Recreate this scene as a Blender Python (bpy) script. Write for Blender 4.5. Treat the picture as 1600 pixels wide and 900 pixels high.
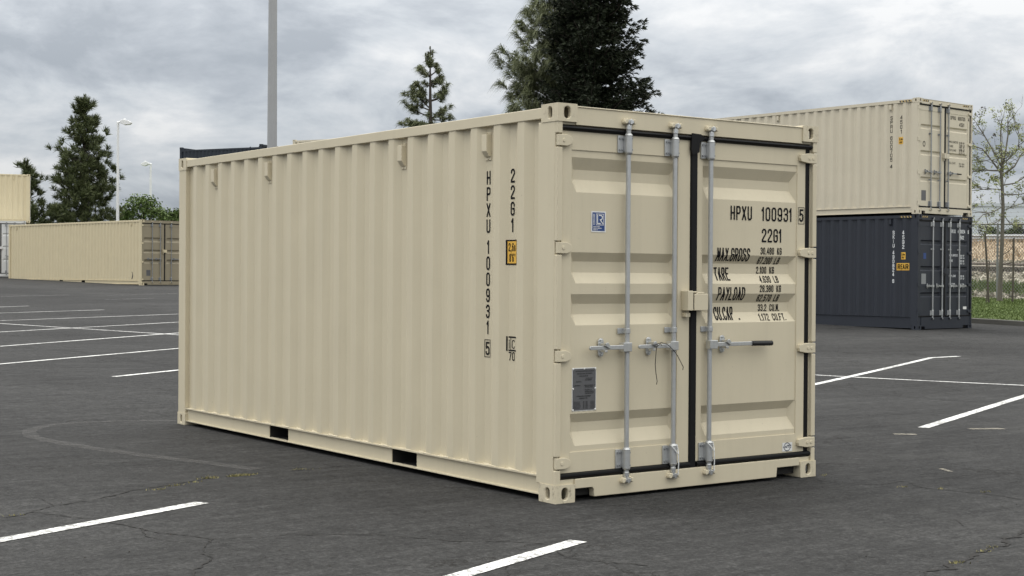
import bpy, bmesh, math, random
from mathutils import Vector, Matrix
random.seed(7)
C = bpy.context.scene
COL = C.collection
for o in list(bpy.data.objects):
    bpy.data.objects.remove(o)
R = math.radians

# ------------------------------------------------------------------ camera
CAM = (-5.786, -7.4994, 1.4751)
RIGHT = Vector((0.80995236, -0.58645798, 0.00664922))
UP = Vector((-0.00032727, 0.01088528, 0.9999407))
FWD = Vector((0.58649558, 0.80990651, -0.00862463))
FPX = 2296.63
cd = bpy.data.cameras.new('camera')
cam = bpy.data.objects.new('camera', cd)
COL.objects.link(cam)
m = Matrix((RIGHT, UP, -FWD)).transposed().to_4x4()
m.translation = Vector(CAM)
cam.matrix_world = m
cd.sensor_width = 36.0
cd.lens = FPX / 1600 * 36
cd.clip_start = 0.1
cd.clip_end = 6000
C.camera = cam
C.render.resolution_x, C.render.resolution_y = 1024, 576

# ------------------------------------------------------------------ light
SUN_EL, SUN_AZ = 60.0, 345.0          # azimuth clockwise from +Y
SUN_STR, SUN_ANG = 1.1, 40.0
SKY_STR = 0.10
C.view_settings.view_transform = 'Standard'
C.view_settings.look = 'None'
C.view_settings.exposure = 0.0
C.view_settings.gamma = 1.0
w = bpy.data.worlds.new('World'); C.world = w; w.use_nodes = True
nt = w.node_tree; nt.nodes.clear()
def N(t, **k):
    n = nt.nodes.new(t)
    for a, b in k.items(): setattr(n, a, b)
    return n
def LK(a, b): nt.links.new(a, b)
def MATH(op, a, b=None, clamp=False):
    n = N('ShaderNodeMath', operation=op, use_clamp=clamp)
    for i, v in enumerate((a, b)):
        if v is None: continue
        if isinstance(v, (int, float)): n.inputs[i].default_value = v
        else: LK(v, n.inputs[i])
    return n.outputs[0]
out = N('ShaderNodeOutputWorld'); bg = N('ShaderNodeBackground'); LK(bg.outputs[0], out.inputs[0])
bg.inputs['Strength'].default_value = SKY_STR
sky = N('ShaderNodeTexSky', sky_type='NISHITA')
sky.sun_disc = False
sky.sun_elevation = R(SUN_EL); sky.sun_rotation = R(SUN_AZ)
tc = N('ShaderNodeTexCoord'); sp = N('ShaderNodeSeparateXYZ'); LK(tc.outputs['Generated'], sp.inputs[0])
zc = MATH('MAXIMUM', sp.outputs[2], 0.0)
den = MATH('ADD', zc, 0.20)
u = MATH('DIVIDE', sp.outputs[0], den); v = MATH('DIVIDE', sp.outputs[1], den)
cb = N('ShaderNodeCombineXYZ'); LK(u, cb.inputs[0]); LK(v, cb.inputs[1])
def NOISE(vec, scale, detail, rough, dist=0.0, off=(0, 0, 0)):
    mp = N('ShaderNodeMapping'); LK(vec, mp.inputs[0]); mp.inputs['Location'].default_value = off
    n = N('ShaderNodeTexNoise'); LK(mp.outputs[0], n.inputs['Vector'])
    n.inputs['Scale'].default_value = scale; n.inputs['Detail'].default_value = detail
    n.inputs['Roughness'].default_value = rough; n.inputs['Distortion'].default_value = dist
    return n.outputs['Fac']
n1 = NOISE(cb.outputs[0], 1.7, 4, 0.45, 0.15, (9.6, 8.8, 1))
fm = N('ShaderNodeMapping'); LK(tc.outputs['Generated'], fm.inputs[0]); fm.inputs['Scale'].default_value = (1, 1, 2.3)
n2 = NOISE(fm.outputs[0], 8.5, 10, 0.60, 0.25, (3.9, 6.1, 0))
nmix = MATH('ADD', MATH('MULTIPLY', n1, 0.44), MATH('MULTIPLY', n2, 0.56))
rp = N('ShaderNodeValToRGB'); LK(nmix, rp.inputs[0])
e = rp.color_ramp.elements
e[0].position = 0.40; e[0].color = (0.300, 0.345, 0.410, 1)
e[1].position = 0.60; e[1].color = (0.86, 0.87, 0.885, 1)
k = e.new(0.455); k.color = (0.420, 0.465, 0.53, 1)
k = e.new(0.50); k.color = (0.555, 0.60, 0.655, 1)
k = e.new(0.55); k.color = (0.69, 0.72, 0.76, 1)
# an overcast dome is brighter overhead than at the horizon
lum = MATH('ADD', MATH('MULTIPLY', MATH('POWER', zc, 1.3), 42.0), 8.0)
# thinner, whiter cloud towards the zenith
wm = N('ShaderNodeMix', data_type='RGBA'); LK(MATH('MULTIPLY', zc, 1.7, True), wm.inputs[0]); LK(rp.outputs[0], wm.inputs[6]); wm.inputs[7].default_value = (0.68, 0.675, 0.65, 1)
sc = N('ShaderNodeVectorMath', operation='SCALE'); LK(wm.outputs[2], sc.inputs[0]); LK(lum, sc.inputs['Scale'])
mx = N('ShaderNodeMix', data_type='RGBA'); mx.inputs[0].default_value = 0.93
LK(sky.outputs[0], mx.inputs[6]); LK(sc.outputs[0], mx.inputs[7])
LK(mx.outputs[2], bg.inputs['Color'])
sl = bpy.data.lights.new('sun', 'SUN'); sl.energy = SUN_STR; sl.angle = R(SUN_ANG); sl.color = (1.0, 0.97, 0.925)
so = bpy.data.objects.new('sun', sl); COL.objects.link(so)
sd = Vector((math.sin(R(SUN_AZ)) * math.cos(R(SUN_EL)), math.cos(R(SUN_AZ)) * math.cos(R(SUN_EL)), math.sin(R(SUN_EL))))
so.rotation_euler = sd.to_track_quat('Z', 'Y').to_euler()
so.location = (0, 0, 40)

# ------------------------------------------------------------------ helpers
def tag(o, label=None, cat=None, group=None, kind=None):
    if label: o['label'] = label
    if cat: o['category'] = cat
    if group: o['group'] = group
    if kind: o['kind'] = kind
    return o
def thing(name, label, cat, loc=(0, 0, 0), rz=0.0, group=None):
    o = bpy.data.objects.new(name, None); COL.objects.link(o)
    o.location = loc; o.rotation_euler = (0, 0, rz); o.empty_display_size = 0.3
    return tag(o, label, cat, group)
class MB:
    def __init__(s): s.v = []; s.f = []
    def add(s, vs, fs):
        b = len(s.v); s.v += [tuple(p) for p in vs]; s.f += [tuple(i + b for i in f) for f in fs]
    def box(s, x0, x1, y0, y1, z0, z1):
        s.add([(x0, y0, z0), (x1, y0, z0), (x1, y1, z0), (x0, y1, z0), (x0, y0, z1), (x1, y0, z1), (x1, y1, z1), (x0, y1, z1)],
              [(3, 2, 1, 0), (4, 5, 6, 7), (0, 1, 5, 4), (1, 2, 6, 5), (2, 3, 7, 6), (3, 0, 4, 7)])
    def prism(s, poly, ax, a0, a1):
        # poly: list of 2D points; ax 'x' -> (y,z), 'y' -> (x,z), 'z' -> (x,y)
        def P(p, a):
            return (a, p[0], p[1]) if ax == 'x' else (p[0], a, p[1]) if ax == 'y' else (p[0], p[1], a)
        n = len(poly)
        s.add([P(p, a0) for p in poly] + [P(p, a1) for p in poly],
              [tuple(range(n))[::-1], tuple(range(n, 2 * n))] + [(i, (i + 1) % n, n + (i + 1) % n, n + i) for i in range(n)])
    def tube(s, path, r, n=10, caps=True):
        path = [Vector(p) for p in path]; k = len(path)
        rs = r if isinstance(r, (list, tuple)) else [r] * k
        vs = []; ref = None
        for i, p in enumerate(path):
            t = (path[min(i + 1, k - 1)] - path[max(i - 1, 0)]).normalized()
            if ref is None or abs(ref.dot(t)) > 0.98:
                ref = Vector((0, 0, 1)) if abs(t.z) < 0.9 else Vector((1, 0, 0))
            a = (ref - t * ref.dot(t)).normalized(); b = t.cross(a); ref = a
            for j in range(n):
                q = 2 * math.pi * j / n
                vs.append(p + (a * math.cos(q) + b * math.sin(q)) * rs[i])
        fs = [(i * n + j, i * n + (j + 1) % n, (i + 1) * n + (j + 1) % n, (i + 1) * n + j) for i in range(k - 1) for j in range(n)]
        if caps: fs += [tuple(range(n))[::-1], tuple(range((k - 1) * n, k * n))]
        s.add(vs, fs)
    def tri(s, a, b, c): s.add([a, b, c], [(0, 1, 2)])
    def quad(s, a, b, c, d): s.add([a, b, c, d], [(0, 1, 2, 3)])
    def build(s, name, mat, parent=None, bevel=0, smooth=False, recalc=True):
        me = bpy.data.meshes.new(name); me.from_pydata(s.v, [], s.f); me.update()
        if recalc:
            bm = bmesh.new(); bm.from_mesh(me); bmesh.ops.recalc_face_normals(bm, faces=bm.faces); bm.to_mesh(me); bm.free()
        me.materials.append(mat)
        if smooth:
            for p in me.polygons: p.use_smooth = True
            me.set_sharp_from_angle(angle=R(42))
        o = bpy.data.objects.new(name, me); COL.objects.link(o)
        if parent: o.parent = parent
        if bevel:
            b = o.modifiers.new('bevel', 'BEVEL'); b.width = bevel; b.segments = 2; b.limit_method = 'ANGLE'; b.angle_limit = R(35)
        return o
def px2w(px, py, D):
    return Vector(CAM) + (FWD + RIGHT * ((px - 800) / FPX) + UP * ((450 - py) / FPX)) * D

# ------------------------------------------------------------------ materials
def new_mat(name):
    global nt
    mt = bpy.data.materials.new(name); mt.use_nodes = True; nt = mt.node_tree
    return mt, nt.nodes['Principled BSDF']
def ramp(fac, stops):
    r = N('ShaderNodeValToRGB'); LK(fac, r.inputs[0]); el = r.color_ramp.elements
    el[0].position = stops[0][0]; el[0].color = (*stops[0][1], 1)
    el[1].position = stops[-1][0]; el[1].color = (*stops[-1][1], 1)
    for p, c in stops[1:-1]:
        q = el.new(p); q.color = (*c, 1)
    return r.outputs[0]
def mixc(fac, a, b, mode='MIX'):
    n = N('ShaderNodeMix', data_type='RGBA', blend_type=mode)
    for i, v_ in ((0, fac), (6, a), (7, b)):
        if isinstance(v_, (int, float)): n.inputs[i].default_value = v_
        elif isinstance(v_, tuple): n.inputs[i].default_value = (*v_, 1)
        else: LK(v_, n.inputs[i])
    return n.outputs[2]
def objco(scale=(1, 1, 1), rot=(0, 0, 0)):
    t = N('ShaderNodeTexCoord'); mp = N('ShaderNodeMapping'); LK(t.outputs['Object'], mp.inputs[0])
    mp.inputs['Scale'].default_value = scale; mp.inputs['Rotation'].default_value = rot
    return mp.outputs[0]
def bump(fac, strength, dist, bsdf, prev=None):
    b = N('ShaderNodeBump'); b.inputs['Strength'].default_value = strength; b.inputs['Distance'].default_value = dist
    LK(fac, b.inputs['Height']); LK(b.outputs[0], bsdf.inputs['Normal'])
    return b
def S(c): return tuple(((x / 255) / 12.92 if x / 255 <= 0.04045 else ((x / 255 + 0.055) / 1.055) ** 2.4) for x in c)

def paint(name, c, rough=0.5, var=0.06, dirt=None, dirtamt=0.0, seed=0.0):
    mt, b = new_mat(name)
    n = NOISE(objco(), 2.3, 5, 0.6, 0.2, (seed, 0, 0))
    col = mixc(n, tuple(x * (1 - var) for x in c), tuple(min(1, x * (1 + var)) for x in c))
    st = NOISE(objco((14, 14, 0.7)), 1.0, 4, 0.6, 0.0, (seed, 3, 0))
    col = mixc(MATH('MULTIPLY', MATH('SUBTRACT', st, 0.5, True), 0.55), col, tuple(x * 0.72 for x in c))
    # faint handling scuffs and specks
    sk = NOISE(objco((1, 1, 1)), 38, 3, 0.7, 0.0, (seed, 0, 9))
    col = mixc(MATH('MULTIPLY', MATH('GREATER_THAN', sk, 0.715), 0.28), col, tuple(x * 0.45 for x in c))
    if dirt:
        dn = NOISE(objco((1, 1, 0.8)), 26, 7, 0.8, 0.3, (seed, 5, 2))
        dm = MATH('MULTIPLY', MATH('SUBTRACT', dn, 0.53, True), 6.0, True)
        col = mixc(MATH('MULTIPLY', dm, dirtamt), col, dirt)
    LK(col, b.inputs['Base Color'])
    b.inputs['Roughness'].default_value = rough
    b.inputs['Specular IOR Level'].default_value = 0.35
    op = NOISE(objco(), 190, 2, 0.5); dent = NOISE(objco((1, 1, 0.5)), 2.6, 3, 0.5)
    bp = bump(MATH('ADD', MATH('MULTIPLY', op, 0.0011), MATH('MULTIPLY', dent, 0.010)), 0.55, 1.0, b)
    return mt
def plain(name, c, rough=0.6, metal=0.0, var=0.12, scale=20.0, spec=0.5):
    mt, b = new_mat(name)
    n = NOISE(objco(), scale, 4, 0.6)
    LK(mixc(n, tuple(x * (1 - var) for x in c), tuple(min(1, x * (1 + var)) for x in c)), b.inputs['Base Color'])
    b.inputs['Roughness'].default_value = rough; b.inputs['Metallic'].default_value = metal
    b.inputs['Specular IOR Level'].default_value = spec
    return mt
BEIGE = (0.580, 0.520, 0.385)
M = {}
M['beige'] = paint('beige_paint', BEIGE, 0.5)
M['beige_scuffed'] = paint('beige_paint_scuffed', BEIGE, 0.6, dirt=(0.10, 0.075, 0.05), dirtamt=0.85, seed=4)
M['beige_pale'] = paint('pale_beige_paint', (0.575, 0.525, 0.415), 0.5, dirt=(0.30, 0.22, 0.13), dirtamt=0.15, seed=2)
M['beige_far'] = paint('tan_paint', (0.59, 0.515, 0.35), 0.55, seed=6)
M['beige_chipped'] = paint('beige_paint_chipped', BEIGE, 0.55, dirt=(0.13, 0.10, 0.07), dirtamt=0.45, seed=11)
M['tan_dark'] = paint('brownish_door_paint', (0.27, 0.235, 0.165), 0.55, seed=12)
M['navy'] = paint('navy_paint', (0.027, 0.031, 0.041), 0.45, 0.15, seed=8)
M['black_navy'] = paint('dark_blue_paint', (0.020, 0.026, 0.038), 0.5, 0.15, seed=9)
M['white_paint'] = paint('white_container_paint', (0.62, 0.63, 0.63), 0.5, seed=3)
M['galv'] = plain('galvanised_steel', (0.46, 0.47, 0.47), 0.42, 0.55, 0.14, 30)
M['galv_bright'] = plain('zinc_plated_steel', (0.62, 0.63, 0.63), 0.33, 0.85, 0.18, 40)
M['galv_dark'] = plain('weathered_steel', (0.30, 0.31, 0.32), 0.5, 0.6, 0.2, 30)
M['rubber'] = plain('black_rubber', (0.005, 0.005, 0.0055), 0.6, 0, 0.3, 12, 0.25)
M['grip'] = plain('black_grip', (0.006, 0.006, 0.006), 0.55)
M['ink'] = plain('black_lettering', (0.007, 0.007, 0.008), 0.65, 0, 0.12, 20, 0.15)
M['white_ink'] = plain('white_lettering', (0.75, 0.77, 0.78), 0.5)
M['plate'] = plain('grey_data_plate', (0.125, 0.125, 0.13), 0.4, 0.3, 0.2, 60)
M['plate_ink'] = plain('plate_lettering', (0.03, 0.03, 0.032), 0.5)
M['yellow'] = plain('yellow_decal', (0.72, 0.42, 0.06), 0.45, 0, 0.08)
M['hazard_yellow'] = plain('faded_yellow_stripe', (0.46, 0.33, 0.13), 0.5)
M['hazard_ink'] = plain('dark_stripe', (0.035, 0.034, 0.034), 0.6)
M['decal_blue'] = plain('blue_decal', (0.020, 0.055, 0.19), 0.4)
M['decal_white'] = plain('white_decal', (0.70, 0.70, 0.68), 0.45)
M['decal_navy'] = plain('dark_sticker_print', (0.03, 0.04, 0.07), 0.5)
M['wire'] = plain('dark_wire', (0.02, 0.017, 0.015), 0.5)
M['tie'] = plain('white_nylon', (0.65, 0.66, 0.66), 0.45)
M['hole'] = plain('dark_steel_and_notch_shade', (0.02, 0.019, 0.017), 0.9)
M['wood'] = plain('weathered_stake_wood', (0.085, 0.075, 0.06), 0.9, 0, 0.35, 9)
M['white_pole'] = plain('white_lamp_paint', (0.72, 0.73, 0.74), 0.45)
M['grey_pole'] = plain('grey_pole_paint', (0.34, 0.345, 0.35), 0.5, 0.2, 0.08, 3)
M['concrete'] = plain('concrete', (0.20, 0.195, 0.18), 0.9, 0, 0.25, 5)
M['kerb'] = plain('kerb_concrete', (0.10, 0.098, 0.09), 0.9, 0, 0.35, 3)
M['galv_fence'] = plain('fence_wire', (0.27, 0.275, 0.275), 0.5, 0.3)
M['warehouse'] = plain('pale_metal_cladding', (0.50, 0.55, 0.61), 0.6, 0, 0.04, 0.2)
M['warehouse_roof'] = plain('pale_roof_trim', (0.42, 0.46, 0.50), 0.6)

def asphalt():
    mt, b = new_mat('worn_asphalt')
    co = objco()
    big = NOISE(co, 0.16, 5, 0.6, 0.6)
    mid = NOISE(co, 1.3, 6, 0.65, 0.4, (4, 1, 0))
    g5 = NOISE(co, 6.0, 5, 0.7, 0.3, (1, 8, 0)); g20 = NOISE(co, 12, 5, 0.8, 0, (6, 2, 0))
    fine = NOISE(co, 38, 3, 0.8)
    peb = NOISE(co, 130, 2, 0.8, 0, (2, 2, 2))
    dr = NOISE(objco((0.30, 3.4, 1), (0, 0, R(34))), 1.0, 7, 0.72, 0.6)
    dr2 = NOISE(objco((0.9, 9, 1), (0, 0, R(30))), 1.0, 6, 0.75, 0.8, (5, 0, 0))
    f = MATH('MULTIPLY', big, 0.18)
    for q, wt in ((mid, 0.06), (g5, 0.10), (g20, 0.22), (fine, 0.28), (dr, 0.10), (dr2, 0.12)): f = MATH('ADD', f, MATH('MULTIPLY', q, wt))
    col = ramp(f, [(0.445, (0.008, 0.008, 0.008)), (0.492, (0.0225, 0.0225, 0.0228)), (0.545, (0.0355, 0.0355, 0.0356)), (0.615, (0.072, 0.0718, 0.071))])
    pale = NOISE(co, 0.55, 6, 0.72, 0.9, (9, 4, 0))
    col = mixc(MATH('MULTIPLY', MATH('SUBTRACT', pale, 0.56, True), 1.8, True), col, (0.070, 0.0695, 0.067))
    col = mixc(MATH('MULTIPLY', MATH('SUBTRACT', dr2, 0.58, True), 3.0, True), col, (0.036, 0.036, 0.036))
    # older oil stains
    oil = NOISE(co, 0.75, 3, 0.5, 1.2, (17, 4, 0))
    col = mixc(MATH('MULTIPLY', MATH('SUBTRACT', oil, 0.62, True), 3.5, True), col, (0.030, 0.030, 0.030))
    col = mixc(MATH('MULTIPLY', MATH('GREATER_THAN', peb, 0.66), 0.35), col, (0.19, 0.185, 0.175))
    col = mixc(MATH('MULTIPLY', MATH('LESS_THAN', peb, 0.36), 0.5), col, (0.020, 0.020, 0.020))
    # hairline cracks
    vo = N('ShaderNodeTexVoronoi', feature='DISTANCE_TO_EDGE')
    wv = N('ShaderNodeVectorMath', operation='ADD')
    dn = N('ShaderNodeTexNoise'); LK(co, dn.inputs['Vector']); dn.inputs['Scale'].default_value = 1.4; dn.inputs['Detail'].default_value = 6; dn.inputs['Roughness'].default_value = 0.7
    LK(co, wv.inputs[0]); LK(dn.outputs['Color'], wv.inputs[1]); LK(wv.outputs[0], vo.inputs['Vector'])
    vo.inputs['Scale'].default_value = 0.42
    cm = MATH('LESS_THAN', vo.outputs['Distance'], 0.0035)
    gate = MATH('GREATER_THAN', NOISE(co, 0.33, 2, 0.5, 0, (1, 7, 0)), 0.53)
    cm = MATH('MULTIPLY', cm, gate)
    col = mixc(MATH('MULTIPLY', cm, 0.75), col, (0.012, 0.011, 0.010))
    LK(col, b.inputs['Base Color'])
    b.inputs['Roughness'].default_value = 0.86; b.inputs['Specular IOR Level'].default_value = 0.14
    h = MATH('ADD', MATH('ADD', MATH('MULTIPLY', fine, 0.004), MATH('MULTIPLY', g20, 0.010)), MATH('MULTIPLY', peb, 0.003))
    bump(MATH('SUBTRACT', h, MATH('MULTIPLY', cm, 0.01)), 0.9, 1.0, b)
    return mt
M['asphalt'] = asphalt()
def road_paint():
    mt, b = new_mat('worn_white_road_paint')
    co = objco()
    n = NOISE(co, 26, 6, 0.75, 0.5); g = NOISE(co, 1.1, 3, 0.6)
    wear = MATH('GREATER_THAN', MATH('ADD', n, MATH('MULTIPLY', g, 0.30)), 0.665)
    col = mixc(n, (0.58, 0.58, 0.565), (0.80, 0.80, 0.785))
    col = mixc(MATH('MULTIPLY', wear, 0.75), col, (0.075, 0.073, 0.07))
    LK(col, b.inputs['Base Color']); b.inputs['Roughness'].default_value = 0.75
    return mt
M['line'] = road_paint()
def blend_mark(name, c, amount, scale=9.0):
    mt, b = new_mat(name)
    n = NOISE(objco(), scale, 5, 0.7, 0.5)
    b.inputs['Base Color'].default_value = (*c, 1); b.inputs['Roughness'].default_value = 0.9
    LK(MATH('MULTIPLY', MATH('SUBTRACT', n, 0.30, True), amount * 2.2, True), b.inputs['Alpha'])
    return mt
M['faded_mark'] = blend_mark('faded_paint_mark', (0.18, 0.175, 0.17), 0.32)
M['pale_patch'] = blend_mark('pale_dust', (0.42, 0.39, 0.32), 0.75, 30)
M['tyre_mark'] = blend_mark('tyre_mark', (0.020, 0.020, 0.021), 0.24, 6)
M['faint_line'] = blend_mark('worn_out_paint', (0.52, 0.51, 0.50), 0.85, 7)
M['crack'] = plain('asphalt_crack', (0.010, 0.009, 0.008), 0.95)
def ground_mat(name, stops, scale, scale2=9.0, bumpd=0.06):
    mt, b = new_mat(name)
    n = NOISE(objco(), scale, 7, 0.72, 0.4); n2 = NOISE(objco(), scale2, 5, 0.75, 0.3, (3, 3, 0))
    LK(ramp(MATH('ADD', MATH('MULTIPLY', n, 0.5), MATH('MULTIPLY', n2, 0.5)), stops), b.inputs['Base Color'])
    b.inputs['Roughness'].default_value = 0.95
    bump(n2, 0.8, bumpd, b)
    return mt
M['grass_soil'] = ground_mat('mown_grass', [(0.35, (0.058, 0.090, 0.020)), (0.5, (0.085, 0.125, 0.032)), (0.66, (0.125, 0.160, 0.050))], 0.8, 14)
M['gravel'] = ground_mat('pale_rubble', [(0.36, (0.085, 0.075, 0.055)), (0.46, (0.26, 0.235, 0.18)), (0.60, (0.50, 0.47, 0.39))], 0.9, 3.2, 0.15)
M['track_bed'] = ground_mat('brown_track_bed', [(0.35, (0.13, 0.105, 0.085)), (0.65, (0.22, 0.185, 0.155))], 0.8, 6)
M['dry_grass_soil'] = ground_mat('dry_brown_grass', [(0.35, (0.19, 0.135, 0.085)), (0.52, (0.34, 0.265, 0.175)), (0.66, (0.48, 0.39, 0.28))], 0.6, 5)
M['far_soil'] = ground_mat('dusty_open_ground', [(0.35, (0.13, 0.12, 0.08)), (0.65, (0.22, 0.20, 0.14))], 0.05, 0.6)
def foliage(name, dark, light, scale=1.2, trans=0.0):
    mt, b = new_mat(name)
    n = NOISE(objco(), scale, 4, 0.7)
    g = N('ShaderNodeNewGeometry')
    rnd = MATH('ADD', MATH('MULTIPLY', n, 0.55), MATH('MULTIPLY', g.outputs['Random Per Island'], 0.45))
    LK(ramp(rnd, [(0.25, dark), (0.75, light)]), b.inputs['Base Color'])
    b.inputs['Roughness'].default_value = 0.65; b.inputs['Specular IOR Level'].default_value = 0.25
    return mt
M['pine'] = foliage('pine_needles', (0.034, 0.048, 0.018), (0.135, 0.155, 0.070))
M['pine_light'] = foliage('drooping_pine_needles', (0.062, 0.076, 0.032), (0.205, 0.225, 0.120))
M['cedar'] = foliage('dark_conifer_needles', (0.008, 0.012, 0.007), (0.030, 0.040, 0.020), 1.6)
M['leaf'] = foliage('fresh_leaves', (0.050, 0.085, 0.020), (0.14, 0.19, 0.065))
M['young_leaf'] = foliage('young_sparse_leaves', (0.18, 0.21, 0.08), (0.38, 0.40, 0.20))
M['blade'] = foliage('grass_blades', (0.062, 0.098, 0.022), (0.130, 0.172, 0.050), 0.7)
M['weed'] = foliage('dry_weeds', (0.12, 0.12, 0.045), (0.32, 0.28, 0.12), 6)
M['brown_blade'] = foliage('dry_grass_stalks', (0.24, 0.175, 0.11), (0.48, 0.385, 0.27), 0.7)
M['bark'] = plain('bark', (0.055, 0.045, 0.038), 0.9, 0, 0.35, 12)
M['bark_grey'] = plain('grey_young_bark', (0.13, 0.12, 0.10), 0.9, 0, 0.3, 12)
M['shrub'] = foliage('dark_shrub_leaves', (0.025, 0.045, 0.015), (0.075, 0.10, 0.035))

# ------------------------------------------------------------------ terrain
def lot_z(y):
    s = (y - 7.2) / 0.9
    return min(0.0196 * 0.9 * (math.log1p(math.exp(s)) if s < 30 else s), 1.30)
def smooth(t): t = max(0, min(1, t)); return t * t * (3 - 2 * t)
def kerb_x(y): return 28.9 + 0.035 * (min(y, 60) - 18.2) + 17.0 * smooth((y - 47) / 6)
BANK = [(0, 0.13), (0.18, 0.13), (6, 0.53), (9, 0.92), (11, 1.32), (13.5, 1.55), (15.5, 1.74), (26, 2.66), (30, 2.74), (200, 3.0), (1500, 3.0)]
def bank_z(u):
    for (a, p), (b, q) in zip(BANK, BANK[1:]):
        if u <= b: return p + (q - p) * (u - a) / (b - a)
    return BANK[-1][1]
def ter(x, y):
    u = x - kerb_x(y)
    return lot_z(y) + (bank_z(u) if u > 0 else 0.0)
def frange(a, b, st):
    n = max(1, int(round((b - a) / st))); return [a + (b - a) * i / n for i in range(n + 1)]
YS = frange(-160, -20, 20) + frange(-16, 4, 2) + frange(5, 10, 0.5) + frange(12, 44, 2) + frange(45, 56, 0.5) + frange(58, 80, 2)
def sheet(name, us, ys, fx, fz, mat):
    b = MB(); nu = len(us)
    for y in ys:
        for q in us: b.v.append((fx(q, y), y, fz(q, y)))
    for j in range(len(ys) - 1):
        for i in range(nu - 1):
            b.f.append((j * nu + i, j * nu + i + 1, (j + 1) * nu + i + 1, (j + 1) * nu + i))
    return tag(b.build(name, mat, recalc=False), kind='structure')
sheet('parking_lot', frange(0, 1, 1 / 40), YS, lambda q, y: -160 + q * (kerb_x(y) + 160), lambda q, y: lot_z(y), M['asphalt'])
def strip(name, u0, u1, mat, n=6, ys=YS):
    return sheet(name, frange(u0, u1, (u1 - u0) / n), ys, lambda q, y: kerb_x(y) + q, lambda q, y: lot_z(y) + bank_z(q), mat)
YB = YS + frange(90, 400, 20)
strip('grass_verge', 0.18, 6.0, M['grass_soil'], 8)
strip('rubble_ground', 6.0, 11.0, M['gravel'], 8, YB)
strip('track_bed', 11.0, 13.5, M['track_bed'], 8, YB)
strip('rubble_slope', 13.5, 15.6, M['gravel'], 4, YB)
strip('dry_grass_bank', 15.6, 32.0, M['dry_grass_soil'], 12, YB)
strip('open_plain', 32.0, 1500.0, M['far_soil'], 10, YB)
sheet('back_verge', frange(0, 1, 0.1), frange(80, 400, 20), lambda q, y: -160 + q * (kerb_x(y) + 6.0 + 160), lambda q, y: lot_z(y) + (0.10 if q < 0.99 else 0.66) + 0.0, M['grass_soil'])
b = MB(); b.quad((-3000, -3000, -0.6), (3000, -3000, -0.6), (3000, 3000, -0.6), (-3000, 3000, -0.6))
tag(b.build('open_ground', M['far_soil']), kind='structure')
# kerb: one long cast concrete edge
b = MB()
ks = [y for y in YS if -60 <= y <= 46]
for y in ks:
    x = kerb_x(y); z = lot_z(y)
    b.v += [(x, y, z - 0.1), (x + 0.012, y, z + 0.125), (x + 0.03, y, z + 0.14), (x + 0.16, y, z + 0.14), (x + 0.18, y, z - 0.1)]
for j in range(len(ks) - 1):
    for i in range(4): b.f.append((j * 5 + i, j * 5 + i + 1, (j + 1) * 5 + i + 1, (j + 1) * 5 + i))
tag(b.build('kerb', M['kerb'], recalc=False), kind='structure')

def ground_path(name, pts, width, mat, lift=0.004, jitter=0.0, wj=0.0, step=0.1, endcut=None):
    """a ribbon lying on the lot"""
    P = []
    for (x0, y0), (x1, y1) in zip(pts, pts[1:]):
        n = max(1, int(math.hypot(x1 - x0, y1 - y0) / step))
        for i in range(n): P.append((x0 + (x1 - x0) * i / n, y0 + (y1 - y0) * i / n))
    P.append(pts[-1])
    b = MB(); jx = jy = 0.0
    for i, (x, y) in enumerate(P):
        a = P[max(0, i - 1)]; c = P[min(len(P) - 1, i + 1)]
        tx, ty = c[0] - a[0], c[1] - a[1]; l = math.hypot(tx, ty) or 1; nx, ny = -ty / l, tx / l
        if jitter:
            jx = jx * 0.75 + random.gauss(0, jitter); x += nx * jx; y += ny * jx
        w_ = width / 2 * (1 + random.uniform(-wj, wj))
        b.v += [(x + nx * w_, y + ny * w_, lot_z(y) + lift), (x - nx * w_, y - ny * w_, lot_z(y) + lift)]
        if i: k_ = 2 * i; b.f.append((k_ - 2, k_ - 1, k_ + 1, k_))
    return b.build(name, mat, recalc=False)
def line(name, a, c, w_=0.11, ea=0.0, ec=0.0, mat='line'):
    d = Vector((c[0] - a[0], c[1] - a[1])).normalized()
    a = (a[0] - d.x * ea, a[1] - d.y * ea); c = (c[0] + d.x * ec, c[1] + d.y * ec)
    tag(ground_path(name, [a, c], w_, M[mat], 0.004, step=0.5), kind='structure')
line('bay_line', (-3.33, 0.67), (-1.86, 1.30), ea=3.2)
line('bay_line', (-1.79, -1.54), (-0.70, -1.12), ea=3.0)
line('bay_line', (5.98, 1.83), (10.25, 3.66), ea=0.0, ec=1.5)
line('bay_line', (9.45, 6.40), (15.77, 9.43), ea=1.0)
line('bay_line', (15.77, 9.43), (16.6, 9.47))
line('bay_line', (0.71, 14.13), (4.39, 16.31), ea=1.4, ec=1.0)
line('bay_line', (1.42, 11.50), (2.61, 12.15), ec=3.0)
line('bay_line', (1.82, 17.83), (6.19, 20.54), ea=1.2, ec=1.0)
line('bay_line', (3.04, 21.89), (7.89, 24.53), ea=1.2, ec=0.8)
line('bay_line', (4.31, 26.14), (9.51, 28.33), ea=1.0, ec=1.0)
line('bay_line', (5.42, 29.82), (8.56, 31.09), ea=1.0)
line('bay_line', (6.47, 33.32), (7.42, 33.85), ea=1.0)
line('bay_line', (3.97, 24.99), (11.9, 4.60), ea=0.8, w_=0.09)
line('bay_line', (12.75, 42.22), (16.13, 43.83), mat='faint_line')
line('bay_line', (11.3, 38.3), (13.3, 39.2), mat='faint_line')
line('bay_line', (8.2, 41.0), (11.6, 42.6), mat='faint_line')

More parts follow.
